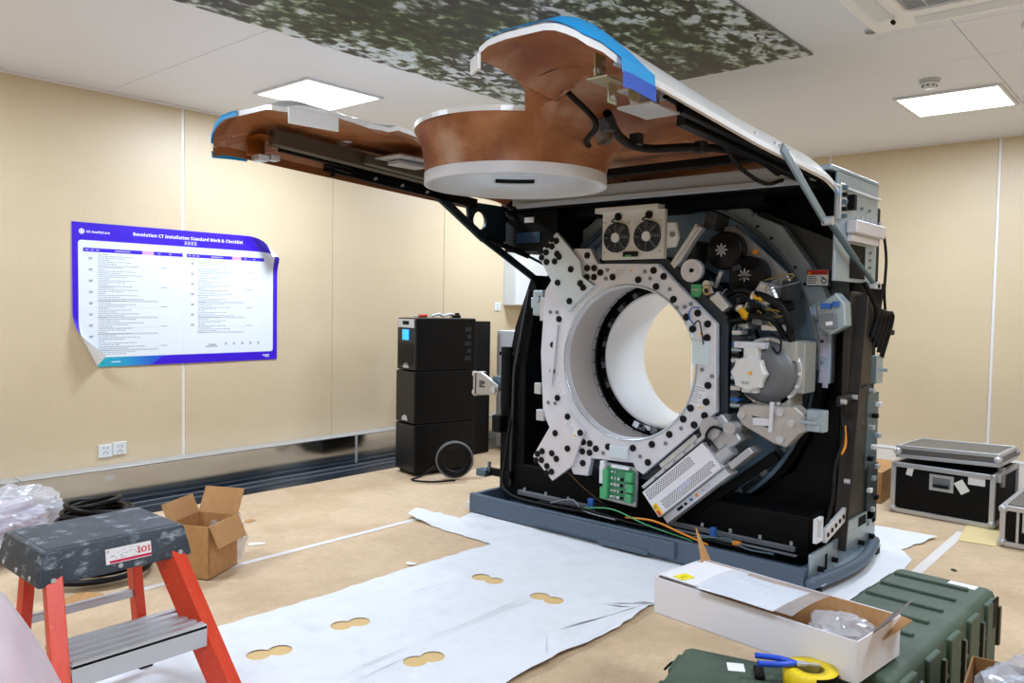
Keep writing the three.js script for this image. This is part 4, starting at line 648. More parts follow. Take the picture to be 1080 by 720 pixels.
    band([edge.map(x => [x, ydip(x, -1.42) - 0.036, -1.404]), edge.map(x => [x, ydip(x, -1.42) - 0.085, -1.404])], M.blueTapeDark); }
  { const pl = [[2.0, -3.668], [1.975, -3.63], [1.957, -3.57], [1.95, -3.5], [1.95, -3.42], [1.952, -3.36]]; band([pl.map(([x, z]) => [x - 0.003, ydip(x, z) - 0.02, z]), pl.map(([x, z]) => [x - 0.003, ydip(x, z) + 0.004, z]), pl.map(([x, z]) => [x + 0.03, ydip(x + 0.03, z) + 0.006, z])], M.blueTape); }
  tapeOn([[[2.0, 2.12, -3.68], [2.0, 2.085, -3.67]], [[2.1, 2.12, -3.69], [2.1, 2.095, -3.69]], [[2.2, 2.12, -3.69], [2.2, 2.098, -3.69]]], M.blueTape);
  tapeOn([[top(4.1, -1.6), top(4.185, -1.6)], [top(4.1, -1.45), top(4.185, -1.45)], [[4.1, ydip(4.1, -1.43) - 0.05, -1.418], [4.185, ydip(4.18, -1.43) - 0.05, -1.418]]], M.blueTape);
  // left rail and bracket
  const b3 = (X0_, X1_, Y0_, Y1_, Z0_, Z1_, r = 0.004) => bb(Z0_ + 2.57, Z1_ + 2.57, Y0_, Y1_, 4 - X1_, 4 - X0_, r);
  part('cover_rail', [bar(W(2.22, 2.2, -3.5), W(3.75, 2.11, -3.5), 0.06, 0.075), bar(W(2.75, 2.165, -3.44), W(3.75, 2.1, -3.44), 0.05, 0.05)], M.olive, cv, 'grey-brown left cover rail');
  part('guide_bar', [bar(W(2.62, 2.13, -3.62), W(3.8, 2.05, -3.62), 0.03, 0.06), bar(W(2.3, 2.16, -3.56), W(2.75, 2.13, -3.56), 0.03, 0.02)], M.blackGloss, cv);
  parts('guide_bolt', [2.75, 2.95, 3.15, 3.35].map(x => at(cylx(0.009, 0.02, 8), ...W(x, 2.115 - (x - 2.75) * 0.07, -3.6))), M.alu, cv);
  part('end_bracket', [b3(2.15, 2.25, 2.115, 2.205, -3.62, -3.61, 0.002), b3(2.15, 2.25, 2.2, 2.208, -3.62, -3.5, 0.002)], M.copper, cv, 'copper coloured end bracket');
  part('latch', [b3(2.18, 2.24, 2.09, 2.12, -3.62, -3.55, 0.003), b3(2.25, 2.3, 2.1, 2.13, -3.6, -3.55, 0.003), at(cylz(0.008, 0.05, 10), ...W(2.2, 2.1, -3.58))], M.alu, cv);
  part('hook', [bar(W(2.63, 2.17, -3.58), W(2.64, 2.07, -3.58), 0.02, 0.02), bar(W(2.6, 2.14, -3.58), W(2.76, 2.12, -3.58), 0.03, 0.04)], M.black, cv);
  part('lock_plate', [b3(2.78, 3.1, 2.165, 2.175, -3.4, -3.2, 0.002), b3(2.85, 3.05, 2.14, 2.16, -3.38, -3.28, 0.004)], M.alu, cv);
  // right rail, brackets
  part('cover_rail', [bar(W(2.72, 2.13, -1.53), W(4.1, 2.06, -1.53), 0.04, 0.09), bar(W(2.62, 2.13, -1.48), W(4.12, 2.06, -1.48), 0.03, 0.05)], M.blackGloss, cv, 'black right cover rail');
  parts('rail_bolt', [3.4, 3.45, 3.5, 3.55, 3.2].map(x => at(cylx(0.011, 0.03, 8), ...W(x, 2.15 - (x - 2.7) * 0.05, -1.46))), M.alu, cv);
  part('corner_plate', [b3(2.17, 2.23, 2.15, 2.225, -1.545, -1.54, 0.001), b3(2.18, 2.29, 2.143, 2.15, -1.58, -1.5, 0.001), b3(2.25, 2.3, 2.08, 2.145, -1.545, -1.54, 0.001), b3(2.33, 2.39, 2.1, 2.16, -1.515, -1.51, 0.001)], std(0xa9a486, 0.4, 0.5), cv, 'yellow zinc corner brackets');
  parts('corner_bolt', [[2.19, 2.17], [2.215, 2.2], [2.215, 2.165], [2.275, 2.1]].map(([x, y]) => at(cylx(0.01, 0.02, 8), ...W(x, y, -1.545))), M.alu, cv);
  part('latch_tray', [b3(2.42, 2.62, 2.16, 2.17, -1.62, -1.48, 0.002), b3(2.42, 2.62, 2.1, 2.11, -1.62, -1.48, 0.002), b3(2.44, 2.58, 2.11, 2.16, -1.58, -1.54, 0.004)], M.alu, cv); part('latch_lever', [bar(W(2.55, 2.16, -1.5), W(2.66, 2.15, -1.5), 0.025, 0.02), at(new THREE.SphereGeometry(0.022, 12, 8), ...W(2.66, 2.15, -1.5))], M.black, cv);
  // wiring below the skin
  part('wire_loom', tube([W(2.55, 2.13, -1.75), W(2.75, 2.08, -1.82), W(3.0, 2.08, -1.85), W(3.2, 2.1, -1.7), W(3.5, 2.1, -1.6), W(3.8, 2.06, -1.6)], 0.018, 40, 8), M.rubber, cv);
  part('wire_loom', tube([W(3.2, 2.12, -1.6), W(3.4, 2.04, -1.62), W(3.65, 1.99, -1.6), W(3.85, 2.03, -1.6)], 0.01, 30, 7), M.rubber, cv);
  part('wire_loom', tube([W(2.5, 2.22, -1.9), W(2.62, 2.12, -1.85), W(2.7, 2.08, -1.95), W(2.95, 2.1, -2.1)], 0.012, 30, 7), M.rubber, cv);
  parts('wire_clip', [[2.9, -1.84], [3.2, -1.7], [2.6, -1.78]].map(([x, z]) => at(rbox(0.05, 0.05, 0.04, 0.005), ...W(x, 2.1, z))), M.darkGrey, cv);
  part('duct_end', at(new THREE.TorusGeometry(0.13, 0.035, 12, 24, PI * 0.9), ...W(2.85, 2.05, -1.98), 0.3, -0.8, 0.4), std(0x8a8580, 0.5), cv, 'grey duct elbow beside the funnel');
  part('cross_beam', [bar(W(4.0, 2.08, -3.45), W(4.0, 2.08, -1.5), 0.07, 0.08), bar(W(3.96, 2.035, -3.4), W(3.96, 2.035, -1.52), 0.03, 0.03)], std(0xb4bec8, 0.4, 0.25), cv, 'silver cross beam under the cover');
  part('cross_beam', [bar(W(3.7, 2.13, -3.4), W(3.7, 2.13, -1.55), 0.06, 0.04)], M.black, cv);
  // left supporting arm
  part('lift_arm', [bar(W(3.4, 2.1, -3.62), W(3.88, 1.83, -3.62), 0.03, 0.05), bar(W(3.86, 1.84, -3.62), W(4.5, 1.55, -3.62), 0.025, 0.045), prism([[3.72, 2.06], [4.1, 2.06], [4.1, 1.82], [3.88, 1.82], [3.74, 1.91]], 0.02, 0, [{ x: 3.84, y: 1.945, r: 0.062 }], 0.002, 32).rotateY(PI / 2).scale(1, 1, 1).translate(-1.05, 0, 4)], std(0x1f2f36, 0.45, 0.4), cv, 'dark lift arm with round hole on the left');
  part('gas_strut', [rod(W(3.9, 1.83, -3.6), W(4.2, 1.73, -3.5), 0.018), rod(W(4.2, 1.73, -3.5), W(4.4, 1.65, -3.44), 0.009)], M.black, cv);
}

// ================================================================== POSTER, WALL FITTINGS, CABINETS
{
  const PW = 1.55, PH = 0.975, X = 2.112, Y = 0.928;
  const tex = canvasTex(1550, 975, (c, w, h) => {
    const gr = c.createLinearGradient(0, h, 700, h); c.fillStyle = '#3d17d2'; c.fillRect(0, 0, w, h);
    gr.addColorStop(0, '#2fc6b4'); gr.addColorStop(0.5, '#2a9ccc'); gr.addColorStop(1, '#2a30d8'); c.fillStyle = gr; c.beginPath(); c.moveTo(0, h - 66); c.lineTo(620, h - 66); c.lineTo(520, h); c.lineTo(0, h); c.fill();
    c.fillStyle = '#e9f0f6'; c.beginPath(); c.roundRect ? c.roundRect(38, 118, w - 76, h - 184, 22) : c.rect(38, 118, w - 76, h - 184); c.fill();
    c.fillStyle = '#fff'; c.textAlign = 'center'; c.font = 'bold 33px sans-serif'; c.fillText('Revolution CT Installation Standard Work & Checklist', w * 0.53, 66);
    c.font = 'bold 26px sans-serif'; for (let i = 0; i < 4; i++) { const x = w * 0.53 - 48 + i * 25; c.fillRect(x, 80, 20, 3); c.fillRect(x + 8, 80, 3, 22); c.fillRect(x, 90, 20, 3); c.fillRect(x, 99, 20, 3); }
    c.beginPath(); c.arc(62, 60, 18, 0, 7); c.fill(); c.strokeStyle = '#3d17d2'; c.lineWidth = 3; c.beginPath(); c.arc(62, 60, 11, 0, 7); c.stroke();
    c.textAlign = 'left'; c.font = 'bold 22px sans-serif'; c.fillText('GE HealthCare', 90, 68);
    const col = (x, wd, n, seedy) => {
      c.fillStyle = '#3d17d2'; c.fillRect(x, 168, wd, 26); c.fillStyle = '#d9a9e0'; c.fillRect(x + wd * 0.57, 168, wd * 0.12, 26); c.fillStyle = '#cfc8ff'; for (const f of [0.02, 0.07, 0.12, 0.3, 0.73, 0.85]) c.fillRect(x + wd * f, 178, wd * (f === 0.3 ? 0.15 : 0.03), 6);
      for (let i = 0; i < n; i++) { const y = 206 + i * 12.6, s = (i * 37 + seedy) % 13; if (i % 9 === 7 && i > 18) { c.fillStyle = '#c9ced8'; c.fillRect(x + wd * 0.13, y - 4, wd * 0.6, 11); } c.fillStyle = '#7f8692'; let px = x + wd * 0.14; const end = x + wd * (0.2 + 0.4 * ((s * 29) % 17) / 17); while (px < end) { const l = rr(5, 18); c.fillRect(px, y, l, 4); px += l + 4; } if (i % 6 === 2) { c.fillStyle = '#6b7280'; c.fillRect(x + wd * 0.05, y, 26, 5); c.fillRect(x + wd * 0.05, y + 9, 22, 5); } if (i % 11 === 6) { c.fillStyle = '#a0a6b2'; c.fillRect(x + wd * 0.14, y + 8, wd * 0.6, 1); c.fillStyle = '#7f8692'; c.fillRect(x + wd * 0.76, y, 50, 4); } }
      c.strokeStyle = '#c4cad4'; c.lineWidth = 1; for (const f of [0, 0.13, 0.74, 1]) { c.beginPath(); c.moveTo(x + wd * f, 194); c.lineTo(x + wd * f, 206 + n * 12.6); c.stroke(); }
    };
    col(70, 690, 55, 3); col(790, 640, 44, 8);
    c.fillStyle = '#8a909c'; for (let i = 0; i < 5; i++) { c.fillRect(1090 + i * 70, 830, 22, 8); c.fillRect(1090 + i * 70, 843, 24, 4); } c.fillRect(960, 838, 60, 8); c.fillRect(935, 852, 100, 7);
    c.fillStyle = '#e6ecff'; c.font = 'bold 20px sans-serif'; c.fillRect(250, h - 36, 60, 7); c.fillRect(1420, h - 42, 60, 8); c.fillRect(1440, h - 28, 40, 6);
  });
  const nx = 62, ny = 40, mk = (off) => {
    const g = new THREE.PlaneGeometry(PW, PH, nx, ny); const p = g.attributes.position;
    // roll beyond a fold line: point P, direction D along the fold, inward normal Nn, roll radius
    const roll = (x, y, z, px, py, dx, dy, rad, maxA) => {
      const L = Math.hypot(dx, dy), nX = dy / L, nY = -dx / L; let s = (x - px) * nX + (y - py) * nY; if (s <= 0) return [x, y, z];
      const a = Math.min(s / rad, maxA), rest = s - a * rad, q = rad * Math.sin(a) + rest * Math.cos(a), up = rad * (1 - Math.cos(a)) + rest * Math.sin(a);
      return [x + nX * (q - s), y + nY * (q - s), z + up];
    };
    for (let i = 0; i < p.count; i++) {
      let x = p.getX(i) + PW / 2, y = p.getY(i) + PH / 2, z = 0.004 + 0.006 * fbm(x / 4, y / 4, 9, 2, 7);
      [x, y, z] = roll(x, y, z, 0.0, 0.395, 0.2, -0.395, 0.05, 2.3);       // lower left corner
      [x, y, z] = roll(x, y, z, 1.22, 0.975, -0.33, 0.29, 0.07, 2.6);        // upper right corner
      p.setXYZ(i, x, y, z);
    }
    g.computeVertexNormals(); const n = g.attributes.normal;
    if (off) for (let i = 0; i < p.count; i++) p.setXYZ(i, p.getX(i) - n.getX(i) * off, p.getY(i) - n.getY(i) * off, p.getZ(i) - n.getZ(i) * off);
    return g;
  };
  // orientation of the fold normals: D chosen so that the corner lies on the positive side
  const t = thing('poster', 'purple bordered checklist poster with curling corners taped to the wall', 'poster', [X, Y, Z0]);
  part('printed_face', mk(0), std(0xffffff, 0.35, 0, { map: tex }), t); part('paper_back', mk(0.0015), M.paper, t, 'white paper back');
}
function outlet(label, x, y, z, two) {
  const t = thing('wall_socket', label, 'socket', [x, y, z]);
  for (let i = 0; i < (two ? 2 : 1); i++) { const ox = two ? (i ? 0.048 : -0.048) : 0; part('face_plate', at(rbox(0.092, 0.088, 0.012, 0.004, 2), ox, (i ? 0.006 : -0.002), 0.006), M.whitePart, t); part('socket_holes', [[-0.012, 0.02], [0.012, 0.02], [-0.014, -0.018], [0.014, -0.018], [0, -0.008]].map(([a, b]) => at(rbox(0.004, 0.012, 0.002, 0.0005), ox + a, b, 0.0125)), M.darkGrey, t); }
}
outlet('white double wall socket above the steel trunking', 2.365, 0.35, Z0, true);
outlet('white single wall socket beside the wall cabinet', 6.33, 1.38, Z0, false);
{ // wall cabinet
  const t = thing('wall_cabinet', 'light grey two-door metal cabinet hung on the poster wall', 'cabinet', [6.43, 1.395, Z0]);
  part('body', bb(0, 0.62, 0, 0.62, 0.002, 0.16, 0.004), std(0xd3d6d8, 0.5), t);
  for (const x of [0.004, 0.312]) { const d = part('door', bb(x, x + 0.304, 0.004, 0.616, 0.16, 0.175, 0.003), std(0xd9dcde, 0.5), t); part('handle', bb(x === 0.004 ? 0.27 : 0.36, x === 0.004 ? 0.29 : 0.38, 0.22, 0.28, 0.175, 0.19, 0.003), M.alu, d); }
}
{ // white floor cabinet
  const t = thing('floor_cabinet', 'plain white metal floor cabinet behind the black power unit', 'cabinet', [5.76, 0, -4.93]);
  part('body', bb(0, 0.55, 0.03, 1.15, -0.25, 0.22, 0.005), std(0xd9dcdf, 0.45), t); part('top_slot', bb(0.28, 0.45, 1.15, 1.153, 0.05, 0.1, 0.001), M.black, t); part('plinth', bb(0.02, 0.53, 0.003, 0.03, -0.23, 0.2, 0.003), M.midGrey, t);
  part('front_panel', bb(0.02, 0.53, 0.08, 1.1, 0.22, 0.228, 0.002), std(0xd2d5d8, 0.45), t);
}
{ // power backup units, three stacked modules
  const t = thing('power_backup_tower', 'tall black power backup tower of stacked modules with small blue display', 'power unit', [4.395, 0, -5.06], -0.2);
  // local: front face towards -x side, long side towards +z
  const W_ = 0.3, D_ = 0.58;
  const mod = (y0, y1, n, inset) => { const m = part('module', bb(0 + inset, D_, y0, y1, 0, W_, 0.008), M.blackGloss, t); part('front_bezel', bb(-0.012 + inset, 0.02 + inset, y0 + 0.005, y1 - 0.005, 0.004, W_ - 0.004, 0.006), std(0x101012, 0.35), m); if (n < 2) part('handle_recess', at(prism(circ(0.045, 0, PI, 16, 0, 0), 0.004, 0.002, [], 0.0005), 0, 0, 0).rotateY(-PI / 2).translate(-0.014 + inset, y0 + 0.02, W_ / 2), M.alu, m); return m; };
  part('foot', [bb(0.02, 0.1, 0.003, 0.03, 0.02, W_ - 0.02, 0.004), bb(D_ - 0.1, D_ - 0.02, 0.003, 0.03, 0.02, W_ - 0.02, 0.004)], M.rubber, t);
  mod(0.03, 0.42, 2, 0); mod(0.424, 0.85, 1, 0); const top = mod(0.854, 1.28, 0, 0.008);
  part('display_bezel', bb(-0.01, 0.0, 1.2, 1.27, 0.02, W_ - 0.02, 0.003), M.alu, top); part('display_window', bb(-0.013, -0.009, 1.225, 1.255, 0.1, 0.2, 0.002), M.black, top);
  part('display', bb(-0.014, -0.008, 1.1, 1.185, 0.1, 0.2, 0.002), M.screenBlue, top, 'small blue lit display');
  for (let i = 0; i < 14; i++) part('vent_slot', bb(-0.0135, -0.009, 0.9 + i * 0.013, 0.905 + i * 0.013, 0.03, W_ - 0.03, 0.001), M.black, top);
  for (let i = 0; i < 5; i++) part('rear_vent', bb(0.47 + (i % 2) * 0.02, 0.53, 0.93 + i * 0.06, 0.965 + i * 0.06, W_, W_ + 0.003, 0.001), M.darkGrey, top);
  solo('battery_cabinet', [bb(0, 0.3, 0.003, 1.24, 0, 0.32, 0.006), bb(-0.01, 0, 0.05, 1.2, 0.02, 0.3, 0.003)], M.blackGloss, 'plain black cabinet between the backup tower and white cabinet', 'cabinet', [5.28, 0, -5.42]);
  const k = thing('hand_tool', 'small red handled tool lying on the black power tower', 'tool', [4.6, 1.28, -4.98], 0.3); part('handle', at(cylx(0.014, 0.12, 12), 0, 0.015, 0), std(0xd0281e, 0.4), k); part('blade', at(cylx(0.005, 0.1, 8), -0.1, 0.015, 0), M.alu, k);
  solo('cable_scrap', tube([[0, 0.012, 0], [0.06, 0.03, 0.03], [0.14, 0.015, 0.01], [0.2, 0.03, 0.05], [0.26, 0.012, 0]], 0.011, 30, 8), M.whitePart, 'white cable end lying on the black power tower', 'cable', [4.68, 1.28, -4.96], 0.1);
  solo('clamp', [rbox(0.07, 0.025, 0.04, 0.005), at(rbox(0.03, 0.02, 0.03, 0.004), 0.01, 0.02, 0)], M.black, 'small black clamp lying on the black power tower', 'clamp', [4.84, 1.292, -4.82]);
  // coil leaning on it
  const coil = []; for (let r = 0; r < 15; r++) { const pts = [], R = 0.1 + 0.0105 * (r % 5), dz = (Math.floor(r / 5) - 1) * 0.018; for (let i = 0; i < 40; i++) { const a = i / 40 * 2 * PI; pts.push([R * Math.cos(a), R * Math.sin(a) * 0.98 + 0.155, dz + 0.004 * Math.sin(3 * a + r)]); } coil.push(tube(pts, 0.009, 80, 6, true)); }
  const c = thing('cable_coil', 'black and grey cable coil leaning on the black power tower', 'cable coil', [4.5, 0.006, -4.48], -0.72);
  coil.forEach((g, i) => part(i % 5 === 4 ? 'grey_winding' : 'winding', g, i % 5 === 4 ? std(0x5e6063, 0.5) : M.rubber, c)); part('loose_end', tube([[-0.16, 0.1, 0], [-0.26, 0.03, 0.02], [-0.34, 0.012, 0.06], [-0.2, 0.01, 0.14], [0.0, 0.01, 0.1]], 0.008, 30, 6), M.rubber, c);
}

// ================================================================== LEFT: LADDER, BAG, COIL, BOX
{
  const t = thing('step_ladder', 'orange fibreglass step ladder with scuffed dark cap and metal steps', 'step ladder');
  part('cap', [(() => { const g = rbox(0.46, 0.112, 0.35, 0.014, 2), p = g.attributes.position; for (let i = 0; i < p.count; i++) { const k = 1 + 0.10 * (0.056 - p.getY(i)) / 0.112; p.setX(i, p.getX(i) * k); p.setZ(i, p.getZ(i) * k); } g.computeVertexNormals(); return toCreasedNormals(g, 0.6).translate(1.14, 0.55, -2.88); })(), bb(0.925, 1.355, 0.6, 0.609, -3.04, -2.72, 0.004)], M.ladderCap, t, 'scuffed dark grey plastic cap');
  const st = canvasTex(256, 96, c => { c.fillStyle = '#eceaec'; c.fillRect(0, 0, 256, 96); c.fillStyle = '#c7c9cd'; for (let i = 0; i < 30; i++) c.fillRect(rr(0, 200), rr(10, 70), rr(6, 26), rr(4, 12)); c.fillStyle = '#d0124a'; c.fillRect(20, 76, 236, 16); c.fillStyle = '#d8201e'; c.font = 'bold 50px sans-serif'; c.fillText('IOI', 176, 62); });
  part('sticker', at(new THREE.PlaneGeometry(0.15, 0.05), 1.17, 0.55, -2.694, -0.155), std(0xffffff, 0.5, 0, { map: st }), t, 'torn white and red sticker');
  for (let i = 0; i < 6; i++) part('rivet', i < 3 ? at(cylz(0.008, 0.006, 10), 0.935 + i * 0.205, 0.515, -2.688) : at(cylx(0.008, 0.006, 10), 0.892, 0.515, -3.0 + (i - 3) * 0.12), M.alu, t);
  const rail = (a, b, w, d) => [bar(a, b, w, 0.012), bar([a[0] - 0.02, a[1], a[2] - d / 2], [b[0] - 0.02, b[1], b[2] - d / 2], 0.012, d), bar([a[0] + 0.02, a[1], a[2] - d / 2], [b[0] + 0.02, b[1], b[2] - d / 2], 0.012, d)];
  for (const s of [-1, 1]) {
    const c = 1.14, top = c + s * 0.185, low = c + s * 0.265;
    const fr = part('front_rail', [bar([top, 0.53, -2.76], [low, 0.02, -2.43], 0.05, 0.1)], M.orangeFib, t); part('foot', at(rbox(0.05, 0.02, 0.09, 0.005), low, 0.012, -2.415), M.rubber, fr);
    for (const k of [0.29, 0.315]) part('step_rivet', at(cylx(0.008, 0.012, 10), c + s * (0.185 + 0.08 * (0.54 - k) / 0.52) + 0.016 * s, k, -2.74 + 0.32 * (0.54 - k) / 0.52), M.alu, fr);
    const rr_ = part('rear_rail', [bar([c + s * 0.17, 0.54, -3.0], [c + s * 0.215, 0.02, -3.0], 0.055, 0.035)], M.orangeFib, t); part('foot', at(rbox(0.05, 0.02, 0.05, 0.005), c + s * 0.217, 0.012, -3.0), M.rubber, rr_);
    part('spreader', bar([c + s * 0.225, 0.22, -2.56], [c + s * 0.205, 0.2, -2.98], 0.006, 0.022), M.alu, t);
  }
  const tr = part('tread', [bb(0.925, 1.355, 0.225, 0.3, -2.53, -2.52, 0.002), bb(0.925, 1.355, 0.285, 0.297, -2.74, -2.52, 0.002)], M.alu, t, 'ribbed aluminium step');
  for (let i = 0; i < 5; i++) part('tread_rib', bb(0.93, 1.35, 0.296, 0.304, -2.73 + i * 0.045, -2.705 + i * 0.045, 0.002), M.alu, tr);
  part('cross_bar', [bb(0.955, 1.325, 0.285, 0.315, -3.01, -2.985, 0.004), bb(0.945, 1.335, 0.1, 0.13, -3.01, -2.985, 0.004)], M.alu, t);
}
function crumple(w, h, d, n, amp, k) {          // crumpled bag: a dented superellipsoid
  const g = new THREE.SphereGeometry(1, n * 2, n), p = g.attributes.position;
  for (let i = 0; i < p.count; i++) {
    let x = p.getX(i), y = p.getY(i), z = p.getZ(i); const q = Math.pow(Math.abs(x) ** 3 + Math.abs(y) ** 3 + Math.abs(z) ** 3, -1 / 3);
    const a = Math.atan2(z, x) / (2 * PI) + 0.5, e = Math.acos(Math.max(-1, Math.min(1, y))) / PI; const u = i % (n * 2 + 1) === n * 2 ? 0 : a;
    const f = 1 + amp * (Math.abs(2 * fbm(u, e, 6, 4, k) - 1) * 2 - 0.7) * (e > 0.02 && e < 0.98 ? 1 : 0.2);
    p.setXYZ(i, x * q * f * w / 2, Math.max(-h / 2, y * q * f * h / 2), z * q * f * d / 2);
  }
  g.computeVertexNormals(); return toCreasedNormals(g, 0.5);
}
{
  const t = thing('plastic_bag', 'crumpled clear plastic bag bundle by the steel trunking behind ladder', 'plastic bag', [1.38, 0, -4.9], 0.5);
  part('film', at(crumple(0.8, 0.34, 0.6, 34, 0.28, 200), 0, 0.17, 0), M.plastic, t, 'shiny clear film'); part('inner_film', at(crumple(0.66, 0.28, 0.46, 26, 0.3, 210), 0, 0.14, 0.02), M.plasticMilky, t);
  part('cardboard_piece', at(rbox(0.26, 0.02, 0.2, 0.003), 0.05, 0.3, -0.2, 0.5, 0.2, 0.1), std(0x9a5f25, 0.7), t, 'brown cardboard piece');
}
{ // cable drum coil
  const t = thing('cable_coil', 'thick black cable coil stacked on the floor behind the ladder', 'cable coil', [1.66, 0, -4.2]);
  for (let i = 0; i < 17; i++) { const R = 0.25 - 0.0075 * i + 0.02 * Math.sin(i * 2.3), pts = []; const tx = rr(-0.05, 0.05), tz = rr(-0.05, 0.05); for (let k = 0; k < 28; k++) { const a = k / 28 * 2 * PI; pts.push([R * Math.cos(a) + 0.01 * Math.sin(i), 0.02 + i * 0.021 + tx * Math.cos(a) * 0.4 + tz * Math.sin(a) * 0.4 + 0.012, R * Math.sin(a)]); } part('winding', tube(pts, 0.013, 60, 7, true), i === 5 ? std(0x8a8f2e, 0.5) : M.blackGloss, t); }
}
{ // opened cardboard box
  const t = thing('cardboard_box', 'open torn cardboard box with plastic on the floor beside ladder', 'box', [2.06, 0, -3.87], 0.5);
  const th = 0.005, w = 0.26, d = 0.23, h = 0.27;
  part('wall_panel', [bb(-w / 2, w / 2, 0.003, h, d / 2 - th, d / 2, 0.001), bb(-w / 2, w / 2, 0.003, h, -d / 2, -d / 2 + th, 0.001), bb(-w / 2, -w / 2 + th, 0.003, h, -d / 2, d / 2, 0.001), bb(w / 2 - th, w / 2, 0.003, h, -d / 2, d / 2, 0.001), bb(-w / 2, w / 2, 0.003, 0.008, -d / 2, d / 2, 0.001)], M.cardboard, t);
  part('flap', at(at(bb(-w / 2, w / 2, -0.12, 0, 0, th, 0.001), 0, 0, 0, -0.45), 0, h, d / 2), M.cardboard, t);
  part('flap', at(at(bb(0, th, 0, 0.14, -d / 2, d / 2, 0.001), 0, 0, 0, 0, 0, -0.5), w / 2, h, 0), M.cardboard, t);
  part('flap', at(at(bb(-w / 2, w / 2, 0, 0.1, 0, th, 0.001), 0, 0, 0, -0.4), 0, h, -d / 2), M.cardboard, t);
  part('torn_edge', [at(rbox(0.012, 0.11, 0.02, 0.002), w / 2 + 0.06, h + 0.06, 0.08, 0.3, 0, -0.5), at(rbox(0.012, 0.08, 0.02, 0.002), w / 2 + 0.05, h + 0.03, 0.0, -0.3, 0, -0.5)], std(0x54371c, 0.8), t);
  part('plastic_film', at(crumple(0.1, 0.24, 0.2, 16, 0.3, 230), w / 2 + 0.02, 0.14, 0.05), M.plastic, t);
}
solo('cardboard_offcut', [at(rbox(0.18, 0.006, 0.12, 0.002), 0, 0.012, 0, 0, 0.3, 0.06), at(rbox(0.1, 0.006, 0.08, 0.002), 0.06, 0.02, 0.05, 0.2, 0.8, 0.1)], M.cardboard, 'flat cardboard offcut on the floor behind the ladder legs', 'cardboard', [1.42, 0, -3.86]);
{ // plastic-draped stand in front of the ladder
  const t = thing('plastic_draped_stand', 'milky pinkish plastic sheet draped over a stand in front of ladder', 'plastic sheet', [0.46, 0, -2.02]);
  const mk = (k, pr, amp, seedk) => { const g = lathe(pr, 48), p = g.attributes.position; for (let i = 0; i < p.count; i++) { const a = Math.atan2(p.getZ(i), p.getX(i)), y = p.getY(i), f = 1 + amp * (0.5 * Math.sin(a * 7 + y * 3) + 0.5 * Math.sin(a * 11 - y * 6 + 1)) * (1 - y); p.setXYZ(i, p.getX(i) * f * k, y, p.getZ(i) * f * k); } g.computeVertexNormals(); return g; };
  part('sheet', mk(1, [[0.36, 0.012], [0.32, 0.2], [0.28, 0.4], [0.21, 0.6], [0.14, 0.73], [0.08, 0.8], [0, 0.82]], 0.1, 1), M.plasticMilky, t);
  part('stand', [at(cyl(0.03, 0.7, 16), 0, 0.37, 0), at(cyl(0.16, 0.02, 24), 0, 0.014, 0), at(cyl(0.08, 0.04, 24), 0, 0.74, 0), at(cyl(0.14, 0.16, 24), 0, 0.45, 0)], std(0xd2b9cf, 0.6), t);
}

// ================================================================== RIGHT: CASES AND BOXES
function flightCase(name, label, pos, turn, w, h, d, lid) {
  const t = thing(name, label, 'flight case', pos, turn), e = 0.03;
  const edges = (y0, y1, o) => [[-w / 2, -d / 2], [w / 2, -d / 2], [-w / 2, d / 2], [w / 2, d / 2]].map(([x, z]) => bb(x - Math.sign(x) * 0 - e / 2, x + e / 2, y0, y1, z - e / 2, z + e / 2, 0.003)).concat([y0 + e / 2, y1 - e / 2].flatMap(y => [bb(-w / 2, w / 2, y - e / 2, y + e / 2, -d / 2 - e / 2, -d / 2 + e / 2, 0.003), bb(-w / 2, w / 2, y - e / 2, y + e / 2, d / 2 - e / 2, d / 2 + e / 2, 0.003), bb(-w / 2 - e / 2, -w / 2 + e / 2, y - e / 2, y + e / 2, -d / 2, d / 2, 0.003), bb(w / 2 - e / 2, w / 2 + e / 2, y - e / 2, y + e / 2, -d / 2, d / 2, 0.003)]));
  const hb = h * (lid ? 0.8 : 1);
  part('body', bb(-w / 2, w / 2, 0.006, hb - 0.004, -d / 2, d / 2, 0.002), M.caseBlack, t); part('edge_trim', edges(0.004, hb, 0), M.alu, t, 'aluminium edge trim');
  const cor = (y) => [[-1, -1], [1, -1], [-1, 1], [1, 1]].forEach(([a, b]) => part('corner_cap', at(new THREE.SphereGeometry(0.026, 14, 10), a * w / 2, y, b * d / 2), M.alu, t));
  cor(0.028); if (!lid) cor(hb - 0.024);
  const hd = part('handle_plate', bb(-0.075, 0.075, hb * 0.55, hb * 0.55 + 0.11, d / 2, d / 2 + 0.004, 0.002), M.alu, t); part('handle_recess', bb(-0.055, 0.055, hb * 0.55 + 0.02, hb * 0.55 + 0.09, d / 2 + 0.004, d / 2 + 0.006, 0.001), M.midGrey, hd); part('handle_grip', [at(cylx(0.011, 0.09, 12), 0, hb * 0.55 + 0.035, d / 2 + 0.016), bb(-0.045, 0.045, hb * 0.55 + 0.028, hb * 0.55 + 0.04, d / 2 + 0.004, d / 2 + 0.014, 0.002)], M.black, hd);
  return t;
}
